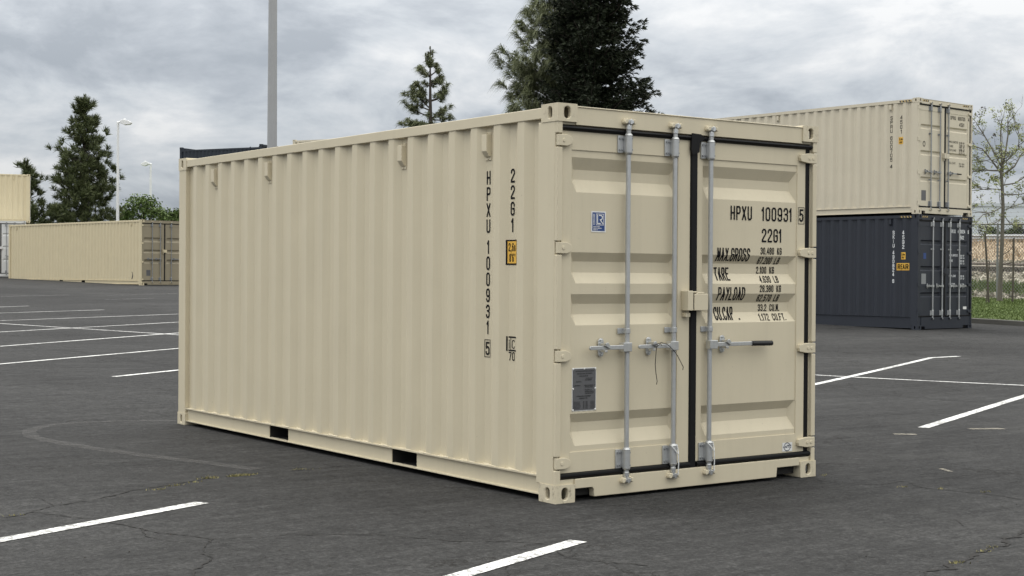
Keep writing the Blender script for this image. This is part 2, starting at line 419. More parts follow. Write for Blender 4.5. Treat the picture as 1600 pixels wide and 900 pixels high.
# ------------------------------------------------------------------ stroke lettering
def loop(x0, x1, y0, y1, c=1.0): return [(x0 + c, y0), (x1 - c, y0), (x1, y0 + c), (x1, y1 - c), (x1 - c, y1), (x0 + c, y1), (x0, y1 - c), (x0, y0 + c), (x0 + c, y0)]
G = {
 '0': [loop(0, 4, 0, 8)], '1': [[(0.9, 6.4), (2.3, 8), (2.3, 0)]],
 '2': [[(0, 6.2), (0, 7), (1, 8), (3, 8), (4, 7), (4, 5.3), (0, 1), (0, 0), (4, 0)]],
 '3': [[(0, 6.6), (0, 7), (1, 8), (3, 8), (4, 7), (4, 5.2), (3, 4.3), (1.4, 4.3)], [(3, 4.3), (4, 3.4), (4, 1), (3, 0), (1, 0), (0, 1), (0, 1.5)]],
 '4': [[(3, 0), (3, 8), (0, 2.2), (4, 2.2)]],
 '5': [[(4, 8), (0.3, 8), (0.3, 4.4), (1.2, 5), (3, 5), (4, 4), (4, 1), (3, 0), (1, 0), (0, 1), (0, 1.5)]],
 '6': [[(4, 6.6), (4, 7), (3, 8), (1, 8), (0, 7), (0, 1), (1, 0), (3, 0), (4, 1), (4, 3.6), (3, 4.6), (1, 4.6), (0, 3.8)]],
 '7': [[(0, 8), (4, 8), (1.5, 0)]], '8': [loop(0, 4, 0, 4.2), loop(0, 4, 4.2, 8)],
 '9': [[(0, 1.4), (0, 1), (1, 0), (3, 0), (4, 1), (4, 7), (3, 8), (1, 8), (0, 7), (0, 4.4), (1, 3.4), (3, 3.4), (4, 4.2)]],
 'A': [[(0, 0), (2, 8), (4, 0)], [(0.7, 2.4), (3.3, 2.4)]],
 'B': [[(0, 0), (0, 8), (3, 8), (4, 7), (4, 5.2), (3, 4.3), (0, 4.3)], [(3, 4.3), (4, 3.4), (4, 1), (3, 0), (0, 0)]],
 'C': [[(4, 6), (4, 7), (3, 8), (1, 8), (0, 7), (0, 1), (1, 0), (3, 0), (4, 1), (4, 2)]],
 'D': [[(0, 0), (0, 8), (2.8, 8), (4, 6.8), (4, 1.2), (2.8, 0), (0, 0)]],
 'E': [[(4, 8), (0, 8), (0, 0), (4, 0)], [(0, 4.2), (3.2, 4.2)]], 'F': [[(4, 8), (0, 8), (0, 0)], [(0, 4.2), (3.2, 4.2)]],
 'G': [[(4, 6), (4, 7), (3, 8), (1, 8), (0, 7), (0, 1), (1, 0), (3, 0), (4, 1), (4, 4), (2.2, 4)]],
 'H': [[(0, 0), (0, 8)], [(4, 0), (4, 8)], [(0, 4), (4, 4)]], 'I': [[(2, 0), (2, 8)]],
 'K': [[(0, 0), (0, 8)], [(4, 8), (0.2, 3.2)], [(1.4, 4.7), (4, 0)]], 'L': [[(0, 8), (0, 0), (4, 0)]],
 'M': [[(0, 0), (0, 8), (2, 2.4), (4, 8), (4, 0)]], 'N': [[(0, 0), (0, 8), (4, 0), (4, 8)]], 'O': [loop(0, 4, 0, 8)],
 'P': [[(0, 0), (0, 8), (3, 8), (4, 7), (4, 4.8), (3, 3.8), (0, 3.8)]],
 'R': [[(0, 0), (0, 8), (3, 8), (4, 7), (4, 4.8), (3, 3.8), (0, 3.8)], [(2.2, 3.8), (4, 0)]],
 'S': [[(4, 6.4), (4, 7), (3, 8), (1, 8), (0, 7), (0, 5.2), (1, 4.3), (3, 3.9), (4, 3), (4, 1), (3, 0), (1, 0), (0, 1), (0, 1.6)]],
 'T': [[(0, 8), (4, 8)], [(2, 8), (2, 0)]], 'U': [[(0, 8), (0, 1), (1, 0), (3, 0), (4, 1), (4, 8)]],
 'V': [[(0, 8), (2, 0), (4, 8)]], 'W': [[(0, 8), (1, 0), (2, 5), (3, 0), (4, 8)]], 'X': [[(0, 0), (4, 8)], [(0, 8), (4, 0)]],
 'Y': [[(0, 8), (2, 4), (4, 8)], [(2, 4), (2, 0)]], 'Z': [[(0, 8), (4, 8), (0, 0), (4, 0)]],
 '.': [[(1.6, 0.1), (2.4, 0.1)]], ',': [[(2, 0.6), (1.4, -1.2)]], "'": [[(2, 8), (2, 6.2)]], '"': [[(1.2, 8), (1.2, 6.2)], [(2.8, 8), (2.8, 6.2)]],
 'm': [[(0, 0), (0, 5.5)], [(0, 5), (0.8, 5.5), (1.6, 5.5), (2, 5), (2, 0)], [(2, 5), (2.8, 5.5), (3.6, 5.5), (4, 5), (4, 0)]],
 'i': [[(2, 0), (2, 5.4)], [(2, 7), (2, 7.9)]], 'c': [[(4, 4.4), (3, 5.4), (1, 5.4), (0, 4.4), (0, 1), (1, 0), (3, 0), (4, 1)]],
 '-': [[(0.6, 4), (3.4, 4)]], '/': [[(0, 0), (4, 8)]],
}
class Flat:
    """flat drawing in (a,b) later draped on a surface; layer lifts each piece"""
    def __init__(s): s.v = []; s.f = []
    def poly(s, pts, lay=0.0):
        b0 = len(s.v); s.v += [(p[0], p[1], lay) for p in pts]; s.f.append(tuple(range(b0, b0 + len(pts))))
    def rect(s, a0, a1, b0, b1, lay=0.0): s.poly([(a0, b0), (a1, b0), (a1, b1), (a0, b1)], lay)
    def frame(s, a0, a1, b0, b1, t, lay=0.0):
        s.rect(a0, a1, b0, b0 + t, lay); s.rect(a0, a1, b1 - t, b1, lay); s.rect(a0, a0 + t, b0 + t, b1 - t, lay); s.rect(a1 - t, a1, b0 + t, b1 - t, lay)
    def stroke(s, pl, t, lay=0.0):
        n = len(pl); closed = n > 2 and pl[0] == pl[-1]
        for i in range(1, n - 1):       # sharp corner: two butted strokes instead of a mitre
            d1 = (Vector(pl[i]) - Vector(pl[i - 1])).normalized(); d2 = (Vector(pl[i + 1]) - Vector(pl[i])).normalized()
            if d1.dot(d2) < -0.2:
                s.stroke(pl[:i + 1], t, lay); s.stroke(pl[i:], t, lay + 0.00003); return
        L_, R_ = [], []
        for i in range(n):
            p = Vector(pl[i])
            if closed: a = Vector(pl[i - 1] if i else pl[-2]); c = Vector(pl[i + 1] if i < n - 1 else pl[1])
            else: a = Vector(pl[i - 1]) if i else None; c = Vector(pl[i + 1]) if i < n - 1 else None
            d1 = (p - a).normalized() if a is not None else None; d2 = (c - p).normalized() if c is not None else None
            if d1 is None: d1 = d2; p = p - d1 * t * 0.5
            if d2 is None: d2 = d1; p = p + d1 * t * 0.5
            n1 = Vector((-d1.y, d1.x)); n2 = Vector((-d2.y, d2.x)); mm = n1 + n2
            mm = n1 if mm.length < 1e-4 else mm.normalized()
            k_ = min(1 / max(mm.dot(n1), 0.35), 1.8) * t / 2
            L_.append(p + mm * k_); R_.append(p - mm * k_)
        for i in range(n - 1): s.poly([L_[i], R_[i], R_[i + 1], L_[i + 1]], lay)
    def char(s, ch, a, b, w_, h, t, lay=0.0, flip=1):
        for k_, pl in enumerate(G.get(ch, [])):
            s.stroke([(a + flip * (t / 2 + p[0] / 4 * (w_ - t)), b + t / 2 + p[1] / 8 * (h - t)) for p in pl], t, lay + k_ * 0.00006)
    def text(s, txt, a, b, width, h, t=None, lay=0.0, flip=1, fill=0.78):
        """fit txt in the given width"""
        adv = []
        for ch in txt: adv.append(0.45 if ch in ".,'" else 0.62 if ch in '1I' else 1.0)
        unit = width / sum(adv); t = t or h * 0.13; x = a
        for ch, q in zip(txt, adv):
            if ch != ' ':
                w_ = unit * fill; x0 = x + flip * (q * unit - w_) / 2
                s.char(ch, x0, b, w_, h, t, lay, flip)
            x += flip * q * unit
    def column(s, txt, ac, top, pitch, h, w_, t, lay=0.0, flip=1):
        z = top
        for ch in txt:
            if ch != ' ': s.char(ch, ac - flip * w_ / 2, z - h, w_, h, t, lay, flip); z -= pitch
            else: z -= pitch * 0.5
        return z
    def build(s, name, mat, parent, surf, breaks_a=(), breaks_b=(), place=None):
        bm = bmesh.new(); vs = [bm.verts.new(v_) for v_ in s.v]
        for f in s.f: bm.faces.new([vs[i] for i in f])
        lo = min(q[1] for q in s.v), max(q[1] for q in s.v); la = min(q[0] for q in s.v), max(q[0] for q in s.v)
        for z in breaks_b:
            if lo[0] < z < lo[1]: bmesh.ops.bisect_plane(bm, geom=bm.verts[:] + bm.edges[:] + bm.faces[:], plane_co=(0, z, 0), plane_no=(0, 1, 0), dist=1e-5)
        for z in breaks_a:
            if la[0] < z < la[1]: bmesh.ops.bisect_plane(bm, geom=bm.verts[:] + bm.edges[:] + bm.faces[:], plane_co=(z, 0, 0), plane_no=(1, 0, 0), dist=1e-5)
        for q in bm.verts: q.co = Vector(place(q.co.x, q.co.y, surf(q.co.x, q.co.y) - 0.0024 - q.co.z))
        me = bpy.data.meshes.new(name); bm.to_mesh(me); bm.free(); me.materials.append(mat)
        o = bpy.data.objects.new(name, me); COL.objects.link(o); o.parent = parent
        return o
def on_door(a, b, d): return (a, d, b)      # a = x, b = z, depth along y
def on_side(a, b, d): return (d, a, b)      # a = y, b = z, depth along x

# ------------------------------------------------------------------ shipping containers
W = 2.438
ANG = sorted(set([math.pi / 8 * i for i in range(16)] + [math.pi / 4 + math.pi / 2 * i for i in range(4)]))
def holed_face(b, P, w_, h, cx, cz, rw, rh, inset, dn):
    """rectangle w x h with an oval hole; P(u,v,depth) -> 3D"""
    inn, outr, deep = [], [], []
    for a in ANG:
        c, s = math.cos(a), math.sin(a)
        hx = max(0.0, rh - rw)
        inn.append((cx + rw * c, cz + rw * s + (hx if s > 1e-6 else -hx if s < -1e-6 else 0)))
        tx = ((w_ - cx) if c > 0 else cx) / max(abs(c), 1e-9); tz = ((h - cz) if s > 0 else cz) / max(abs(s), 1e-9)
        q = min(tx, tz); outr.append((cx + q * c, cz + q * s))
    n = len(ANG); o = len(b.v)
    b.v += [P(u_, v_, 0) for u_, v_ in outr] + [P(u_, v_, 0) for u_, v_ in inn] + [P(u_, v_, inset) for u_, v_ in inn]
    # exact rectangle corners
    cs = [(w_, h), (0, h), (0, 0), (w_, 0)]
    co = len(b.v); b.v += [P(u_, v_, 0) for u_, v_ in cs]
    ca = [math.atan2(h - cz, w_ - cx), math.atan2(h - cz, -cx), math.atan2(-cz, -cx) + 2 * math.pi, math.atan2(-cz, w_ - cx) + 2 * math.pi]
    for i in range(n):
        j = (i + 1) % n; a0 = ANG[i]; a1 = ANG[j] if j else 2 * math.pi
        mid = [co + k_ for k_ in range(4) if a0 + 1e-6 < ca[k_] < a1 - 1e-6]
        b.f.append((o + i, *mid, o + j, o + n + j, o + n + i))
        b.f.append((o + n + i, o + n + j, o + 2 * n + j, o + 2 * n + i))
CL, CW, CH = 0.178, 0.162, 0.118
def casting(parent, mat, x0, sx, y0, sy, z0, detail, label=None):
    """corner fitting; outer corner at (x0,y0); sx, sy = direction to the inside"""
    b = MB()
    X = lambda d: x0 + sx * d
    Y = lambda d: y0 + sy * d
    if detail:
        holed_face(b, lambda u_, v_, d: (X(d), Y(u_), z0 + v_), CL, CH, 0.085, CH / 2, 0.022, 0.038, 0.028, 0)
        holed_face(b, lambda u_, v_, d: (X(u_), Y(d), z0 + v_), CW, CH, 0.080, CH / 2, 0.027, 0.040, 0.028, 0)
        for z in (z0, z0 + CH): b.quad((X(0), Y(0), z), (X(CW), Y(0), z), (X(CW), Y(CL), z), (X(0), Y(CL), z))
        b.quad((X(CW), Y(0), z0), (X(CW), Y(CL), z0), (X(CW), Y(CL), z0 + CH), (X(CW), Y(0), z0 + CH))
        b.quad((X(0), Y(CL), z0), (X(CW), Y(CL), z0), (X(CW), Y(CL), z0 + CH), (X(0), Y(CL), z0 + CH))
        me = b
        o = b.build('corner_casting', mat, parent, recalc=False)
        bm = bmesh.new(); bm.from_mesh(o.data); bmesh.ops.remove_doubles(bm, verts=bm.verts, dist=1e-5)
        bmesh.ops.recalc_face_normals(bm, faces=bm.faces); bm.to_mesh(o.data); bm.free()
        if detail > 1:
            bv = o.modifiers.new('bevel', 'BEVEL'); bv.width = 0.006; bv.segments = 2; bv.limit_method = 'ANGLE'; bv.angle_limit = R(60)
    else:
        b.box(min(X(0), X(CW)), max(X(0), X(CW)), min(Y(0), Y(CL)), max(Y(0), Y(CL)), z0, z0 + CH)
        o = b.build('corner_casting', mat, parent)
    if label: o['label'] = label
    return o

def container(root, L, H, mat, o):
    """o: options dict"""
    det = o.get('detail', 1); brh = o.get('rail', 0.168); sill = o.get('sill', 0.149); mc = o.get('casting_mat', mat)
    bv = 0.004 if det > 1 else 0
    # corner fittings
    for i, (x0, sx) in enumerate(((0, 1), (W, -1))):
        for y0, sy in ((0, 1), (L, -1)):
            for z0 in (0, H - CH):
                scuffed = det > 1 and z0 == 0 and y0 == 0 and x0 == 0
                casting(root, M['beige_scuffed'] if scuffed else M['beige_chipped'] if det > 1 and y0 == 0 else mc, x0, sx, y0, sy, z0, det, 'scuffed rust-marked corner casting' if scuffed else None)
    # posts
    HZ = o.get('hinges', [0.257, 0.953, 1.655, 2.352])
    for x0, sx in ((0, 1), (W, -1)):
        X = lambda d: x0 + sx * d
        b = MB()
        def bx(a, c, y0, y1, z0, z1): b.box(min(X(a), X(c)), max(X(a), X(c)), y0, y1, z0, z1)
        bx(0.004, 0.050, 0.034, 0.213, CH - 0.002, H - CH + 0.002)
        zs = [CH - 0.002] + [q for hz in HZ for q in (hz - 0.045, hz + 0.045)] + [H - CH + 0.002]
        for z0, z1 in zip(zs[::2], zs[1::2]): bx(0.005, 0.046, 0.006, 0.036, z0, z1)
        b.build('corner_post', mat, root, bv)
        b = MB(); b.box(min(X(0.004), X(0.10)), max(X(0.004), X(0.10)), L - 0.165, L - 0.006, CH - 0.002, H - CH + 0.002)
        b.build('corner_post', mat, root, bv)
    # rails
    rz0 = o.get('top_rail', (H - 0.091, H - 0.020)); rdrop = o.get('roof_drop', 0.0)
    for x0, sx in ((0, 1), (W, -1)):
        X = lambda d: x0 + sx * d
        b = MB(); b.box(min(X(0.006), X(0.066)), max(X(0.006), X(0.066)), CL - 0.002, L - CL + 0.002, rz0[0], rz0[1])
        b.build('top_rail', mat, root, bv)
        b = MB()
        FP = o.get('forks', [])
        segs = [CL - 0.002] + [q for f in FP for q in f] + [L - CL + 0.002]
        def bx(a, c, y0, y1, z0, z1): b.box(min(X(a), X(c)), max(X(a), X(c)), y0, y1, z0, z1)
        bx(0.006, 0.060, CL - 0.002, L - CL + 0.002, brh - 0.010, brh)
        bx(0.010, 0.060, CL - 0.002, L - CL + 0.002, 0.040, 0.048)
        for y0, y1 in zip(segs[::2], segs[1::2]): bx(0.030, 0.036, y0, y1, 0.047, brh - 0.009)
        b.build('bottom_rail', mat, root)
    # fork pockets: real tunnels right through
    for y0, y1 in o.get('forks', []):
        b = MB()
        b.box(0.034, W - 0.034, y0 - 0.006, y0 - 0.001, 0.043, brh - 0.009); b.box(0.034, W - 0.034, y1 + 0.001, y1 + 0.006, 0.043, brh - 0.009)
        b.box(0.034, W - 0.034, y0, y1, brh - 0.016, brh - 0.011); b.box(0.037, W - 0.037, y0, y1, 0.0365, 0.043)
        b.build('fork_pocket', M['hole'], root)
    # floor with cross members
    b = MB(); b.box(0.05, W - 0.05, 0.15, L - 0.1, 0.150, 0.170)
    y = 0.5
    while y < L - 0.3:
        if not any(f[0] - 0.1 < y < f[1] + 0.1 for f in o.get('forks', [])): b.box(0.06, W - 0.06, y, y + 0.045, 0.045, 0.15)
        y += 0.32
    b.build('floor', M['hole'], root)
    # corrugated sides
    XO, XI = 0.012, 0.048
    e = o.get('ridge0', 0.452); prof = [(0.21, XI)]
    while e < L - 0.22:
        prof += [(e - 0.140, XI), (e - 0.072, XO), (e, XO), (e + 0.068, XI)]; e += 0.278
    prof = [p for p in prof if p[0] < L - 0.168] + [(L - 0.165, XI)]
    def side_x(y, z):
        for (a, p), (c, q) in zip(prof, prof[1:]):
            if y <= c: return p if c == a else p + (q - p) * max(0, (y - a)) / (c - a)
        return XI
    for x0, sx in ((0, 1), (W, -1)):
        b = MB(); n = len(prof)
        for y, x in prof: b.v += [(x0 + sx * x, y, brh - 0.002), (x0 + sx * x, y, rz0[0] + 0.02)]
        b.f = [(2 * i, 2 * i + 2, 2 * i + 3, 2 * i + 1) for i in range(n - 1)]
        b.build('side_panel', mat, root, recalc=False)
        if det > 1 and x0 == 0:
            b = MB()       # lumpy weld bead along the foot of the panel
            y = 0.22
            while y < L - 0.17:
                r = random.uniform(0.003, 0.0065); x = side_x(y, 0)
                b.tube([(x - 0.002, y, brh + 0.001), (x - 0.002, y + 0.07, brh + 0.001)], [r, random.uniform(0.003, 0.0065)], 5); y += 0.065
            b.build('weld_bead', mat, root)
    br_a = [p[0] for p in prof]
    # front wall and its rails
    b = MB(); x = 0.1; pr = []
    while x < W - 0.1:
        pr += [(x, 0.012), (x + 0.11, 0.012), (x + 0.127, 0.058), (x + 0.235, 0.058)]; x += 0.252
    pr = [p for p in pr if p[0] < W - 0.1] + [(W - 0.1, 0.03)]
    for x, d in pr: b.v += [(x, L - d, 0.12), (x, L - d, H - 0.08)]
    b.f = [(2 * i, 2 * i + 2, 2 * i + 3, 2 * i + 1) for i in range(len(pr) - 1)]
    b.build('front_wall', mat, root)
    b = MB(); b.box(CW - 0.002, W - CW + 0.002, L - 0.07, L - 0.008, H - 0.1, H - 0.018); b.build('front_header', mat, root, bv)
    b = MB(); b.box(CW - 0.002, W - CW + 0.002, L - 0.07, L - 0.008, 0.03, 0.15); b.build('front_sill', mat, root, bv)
    # corrugated roof
    b = MB(); y = 0.17; pr = []
    while y < L - 0.25:
        pr += [(y, H - 0.028 - rdrop), (y + 0.07, H - 0.028 - rdrop), (y + 0.09, H - 0.008 - rdrop), (y + 0.19, H - 0.008 - rdrop)]; y += 0.209
    pr += [(L - 0.05, H - 0.028 - rdrop)]
    for y, z in pr: b.v += [(0.03, y, H - 0.028 - rdrop), (0.10, y, z), (W - 0.10, y, z), (W - 0.03, y, H - 0.028 - rdrop)]
    for i in range(len(pr) - 1):
        for j in range(3): b.f.append((4 * i + j, 4 * i + j + 1, 4 * i + 5 + j, 4 * i + 4 + j))
    b.build('roof', mat, root)
    # door end frame
    dmat = o.get('door_mat', mat)
    hd = H - 0.135
    b = MB(); b.prism([(0.010, hd), (0.010, H - 0.020), (0.003, H - 0.020), (0.003, H - 0.012), (0.075, H - 0.012), (0.075, hd)], 'x', CW - 0.002, W - CW + 0.002)
    b.box(0.050, CW + 0.01, 0.022, 0.070, hd, H - CH + 0.002); b.box(W - CW - 0.01, W - 0.050, 0.022, 0.070, hd, H - CH + 0.002)
    b.build('door_header', dmat, root, bv)
    b = MB(); sz = 0.022
    b.prism([(CW + 0.005, sill), (CW + 0.005, 0.086), (CW + 0.150, 0.086), (CW + 0.164, 0.070), (CW + 0.168, sz), (2.032, sz), (2.040, 0.090), (W - CW - 0.005, 0.090), (W - CW - 0.005, sill)], 'y', 0.006, 0.060)
    b.box(0.050, CW + 0.007, 0.020, 0.060, CH - 0.004, sill); b.box(W - CW - 0.007, W - 0.050, 0.020, 0.060, CH - 0.004, sill)
    b.build('door_sill', dmat, root, bv)
    for x0, x1 in ((CW + 0.004, CW + 0.20), (2.0, W - CW - 0.004)):
        b = MB(); b.box(x0, x1, 0.066, 0.072, 0.030, sill - 0.02); b.build('notch_shade_plate', M['hole'], root)  # dark sheet added behind each sill notch to stand in for its shade
    # doors
    YD = 0.030; DT = H - 0.166; DB = sill + 0.041
    yp = YD + 0.007
    TR = o.get('troughs', [(2.249, 2.171, 2.106, 2.021), (1.629, 1.569, 1.497, 1.425), (1.355, 1.290, 1.222, 1.150), (0.573, 0.512, 0.450, 0.361)])
    PT, PB = H - 0.295, DB + 0.133
    rows = [(PB, 0)]
    for a, c, d, g in sorted(TR, key=lambda t: t[3]): rows += [(g, 0), (d, 0.037), (c, 0.037), (a, 0)]
    rows += [(PT, 0)]
    def depth(z):
        for (a, p), (c, q) in zip(rows, rows[1:]):
            if z <= c: return p + (q - p) * max(0, z - a) / (c - a)
        return 0.0
    bz = [r[0] for r in rows]
    leaves = ((0.055, 1.184, 0.140, 1.072), (1.252, 2.334, 1.302, 2.250))
    def door_y(x, z):
        for lx0, lx1, p0, p1 in leaves:
            if p0 < x < p1 and PB < z < PT:
                return yp + depth(z) * min(1, (x - p0) / 0.045, (p1 - x) / 0.045)
        return YD
    for di, (x0, x1, p0, p1) in enumerate(leaves):
        b = MB()
        b.box(x0, p0, YD, YD + 0.05, DB, DT); b.box(p1, x1, YD, YD + 0.05, DB, DT)
        b.box(p0, p1, YD, YD + 0.05, PT, DT); b.box(p0, p1, YD, YD + 0.05, DB, PB)
        xs = [p0, p0 + 0.045, p1 - 0.045, p1]; o0 = len(b.v)
        for z, d in rows:
            for i, x in enumerate(xs): b.v.append((x, yp + (d if i in (1, 2) else 0), z))
        for j in range(len(rows) - 1):
            for i in range(3): b.f.append((o0 + j * 4 + i, o0 + j * 4 + i + 1, o0 + j * 4 + i + 5, o0 + j * 4 + i + 4))
        door = b.build('door', dmat, root, bv * 0.3)
        if o.get('door_label'): door['label'] = o['door_label']
        # gasket seal round the leaf
        b = MB()
        dome = lambda z0, z1: [(YD + 0.03, z0), (YD - 0.003, z0), (YD - 0.018, z0 + (z1 - z0) * .2), (YD - 0.023, (z0 + z1) / 2), (YD - 0.018, z0 + (z1 - z0) * .8), (YD + 0.03, z1)]
        b.prism(dome(DT - 0.008, hd - 0.001), 'x', 0.047 if di == 0 else 1.252, 1.186 if di == 0 else W - 0.050)
        b.prism(dome(sill + 0.001, DB + 0.004), 'x', 0.047 if di == 0 else 1.252, 1.186 if di == 0 else W - 0.050)
        if di == 0:
            b.box(0.048, 0.055, YD + 0.015, YD + 0.05, DB - 0.03, DT + 0.03)
            b.prism([(1.185, YD + 0.03), (1.185, YD - 0.002), (1.194, YD - 0.012), (1.240, YD - 0.012), (1.251, YD - 0.002), (1.251, YD + 0.03)], 'z', sill + 0.002, hd - 0.002)
            if det > 1:
                b.prism([(1.176, hd + 0.010), (1.262, hd + 0.006), (1.290, hd - 0.012), (1.290, hd - 0.03), (1.252, hd - 0.05), (1.246, hd - 0.12), (1.182, hd - 0.14), (1.170, hd - 0.10)], 'y', YD - 0.026, YD - 0.010)
        else:
            b.prism([(2.335, YD + 0.06), (2.335, YD + 0.012), (2.345, YD + 0.004), (2.380, YD + 0.004), (2.388, YD + 0.012), (2.388, YD + 0.06)], 'z', sill + 0.002, hd - 0.002)
        b.build('gasket', M['rubber'], door, 0, True)
        # hinges
        if det:
            for hz in HZ:
                b = MB()
                if di == 0: pts = [(0.010, hz - 0.036), (0.085, hz - 0.036), (0.122, hz - 0.022), (0.128, hz), (0.122, hz + 0.022), (0.085, hz + 0.036), (0.010, hz + 0.036)]
                else: pts = [(W - x, z) for x, z in [(0.010, hz - 0.036), (0.100, hz - 0.036), (0.176, hz - 0.024), (0.182, hz), (0.176, hz + 0.024), (0.100, hz + 0.036), (0.010, hz + 0.036)]]
                b.prism(pts, 'y', 0.002, 0.029)
                if det > 1:
                    cx = 0.055 if di == 0 else W - 0.058
                    for k_ in (-0.006, 0.022) if di else (0.0,):
                        b.prism([(cx - k_ * 1.4 + 0.012 * math.cos(q), hz + 0.014 * math.sin(q)) for q in [math.pi / 5 * i for i in range(10)]], 'y', -0.002, 0.01)
                b.build('hinge', mat, door, 0.003 if det > 1 else 0)
        if o.get('door_marks') and det:
            o['door_marks'](di, door, door_y, bz)
    # locking bars
    if det:
        gm = o.get('bar_mat', M['galv']); HY = o.get('handle_z', 1.002); ny = 14 if det > 1 else 8
        for bi, (bx_, side, hl) in enumerate(o.get('bars', [(0.594, -1, 0.34), (1.012, -1, 0.335), (1.348, 1, 0.593)])):
            yb = -0.004; zt, zb_ = hd + 0.044, sill - 0.030
            b = MB(); b.tube([(bx_, yb, zb_), (bx_, yb, zt)], 0.017, ny); bar = b.build('locking_bar', gm, root, 0, True)
            # bearing housings
            for z0, z1 in ((DT - 0.125, DT - 0.015), (DB + 0.005, DB + 0.125)):
                b = MB()
                b.tube([(bx_, yb, z0), (bx_, yb, z1)], 0.027, ny); b.tube([(bx_, yb, z0 - 0.016), (bx_, yb, z0)], [0.020, 0.030], ny); b.tube([(bx_, yb, z1), (bx_, yb, z1 + 0.016)], [0.030, 0.020], ny)
                b.box(bx_ - 0.026, bx_ + 0.026, yb, YD - 0.001, z0 + 0.003, z1 - 0.003)
                b.box(bx_ - 0.072, bx_ - 0.026, YD - 0.012, YD - 0.001, z0 - 0.004, z1 + 0.002)
                hs = b.build('bar_housing', gm, bar, 0.002 if det > 1 else 0, True)
                if det > 1:
                    for z in (z0 + 0.016, z1 - 0.018):
                        for P, r_, n_ in (([(bx_ - 0.056, YD - 0.020, z), (bx_ - 0.056, YD - 0.010, z)], 0.0085, 6), ([(bx_ - 0.036, YD - 0.020, z), (bx_ - 0.036, YD - 0.010, z)], 0.0065, 6),
                                          ([(bx_ + 0.0155, yb - 0.0235, z), (bx_ + 0.013, yb - 0.015, z)], 0.006, 8)):
                            b = MB(); b.tube(P, r_, n_); b.build('bolt', M['galv_dark'], bar)
            # cams in their keepers
            for z, s in ((hd + 0.048, 1), (sill - 0.036, -1)):
                b = MB()
                b.tube([(bx_, yb, z - s * 0.055), (bx_, yb, z - s * 0.022)], 0.021, ny)
                b.box(bx_ - 0.018, bx_ + 0.030, yb - 0.020, yb + 0.012, z - 0.012, z + 0.010); b.box(bx_ - 0.006, bx_ + 0.010, yb - 0.030, yb + 0.008, z - 0.020, z + 0.016)
                b.build('cam', M['galv_bright'] if det > 1 else gm, bar, 0.003 if det > 1 else 0)
                b = MB()
                b.prism([(bx_ - 0.052, z - 0.004), (bx_ - 0.044, z + 0.016), (bx_ - 0.022, z + 0.018), (bx_ - 0.018, z + 0.004), (bx_ - 0.030, z - 0.016), (bx_ - 0.048, z - 0.016)], 'y', -0.030, 0.009)
                b.prism([(bx_ + 0.030, z + 0.018), (bx_ + 0.048, z + 0.016), (bx_ + 0.052, z - 0.008), (bx_ + 0.042, z - 0.018), (bx_ + 0.032, z - 0.010)], 'y', -0.026, 0.009)
                b.box(bx_ - 0.042, bx_ + 0.045, -0.002, 0.009, z - 0.020, z + 0.020)
                b.build('keeper', mat, bar, 0.004 if det > 1 else 0)
            # steadying strap
            for gz in o.get('guides', [1.109]):
                b = MB(); b.tube([(bx_, yb, gz - 0.017), (bx_, yb, gz + 0.017)], 0.022, ny); b.box(bx_ - 0.060, bx_, YD - 0.008, YD - 0.001, gz - 0.019, gz + 0.019); b.box(bx_ - 0.021, bx_ + 0.021, yb, YD - 0.004, gz - 0.016, gz + 0.016)
                b.build('bar_strap', gm, bar, 0.002 if det > 1 else 0, True)
            # handle
            b = MB(); s = side; hm = M['galv_bright'] if det > 1 else gm
            b.box(bx_ - 0.020 if s > 0 else bx_ - 0.052, bx_ + 0.052 if s > 0 else bx_ + 0.020, yb - 0.030, yb + 0.020, HY - 0.030, HY + 0.030)
            xa, xb = bx_ + s * 0.045, bx_ + s * hl
            b.prism([(xa, HY - 0.015), (xb - s * 0.01, HY - 0.013), (xb, HY - 0.006), (xb, HY + 0.006), (xb - s * 0.01, HY + 0.013), (xa, HY + 0.015)], 'y', -0.030, -0.016)
            b.build('handle', hm, bar, 0.003 if det > 1 else 0)
            if hl > 0.5:
                b = MB(); b.tube([(bx_ + s * (hl - 0.20), -0.023, HY), (bx_ + s * (hl + 0.002), -0.023, HY - 0.002)], 0.0185, 12); b.build('handle_grip', M['grip'], bar, 0.003 if det > 1 else 0, True)
            cxp = bx_ + s * (0.205 if hl < 0.5 else 0.145)
            b = MB(); n = 14
            b.prism([(cxp + 0.024 * math.cos(q), HY + (0.038 if math.sin(q) > 0 else -0.038) + 0.024 * math.sin(q)) for q in [2 * math.pi * (i + 0.5) / n for i in range(n)]], 'y', YD - 0.010, YD - 0.001)
            b.box(cxp - 0.012, cxp + 0.014, -0.036, YD - 0.009, HY + 0.016, HY + 0.030); b.box(cxp - 0.012, cxp + 0.012, -0.036, YD - 0.009, HY - 0.030, HY - 0.016)
            b.prism([(cxp - 0.014, HY + 0.03), (cxp + 0.010, HY + 0.036), (cxp + 0.034, HY + 0.0), (cxp + 0.026, HY - 0.008), (cxp - 0.012, HY + 0.012)], 'y', -0.046, -0.034)
            for z in (HY + 0.046, HY - 0.046): b.tube([(cxp, YD - 0.022, z), (cxp, YD - 0.009, z)], 0.010, 6)
            b.build('handle_catch', hm, bar, 0.002 if det > 1 else 0)
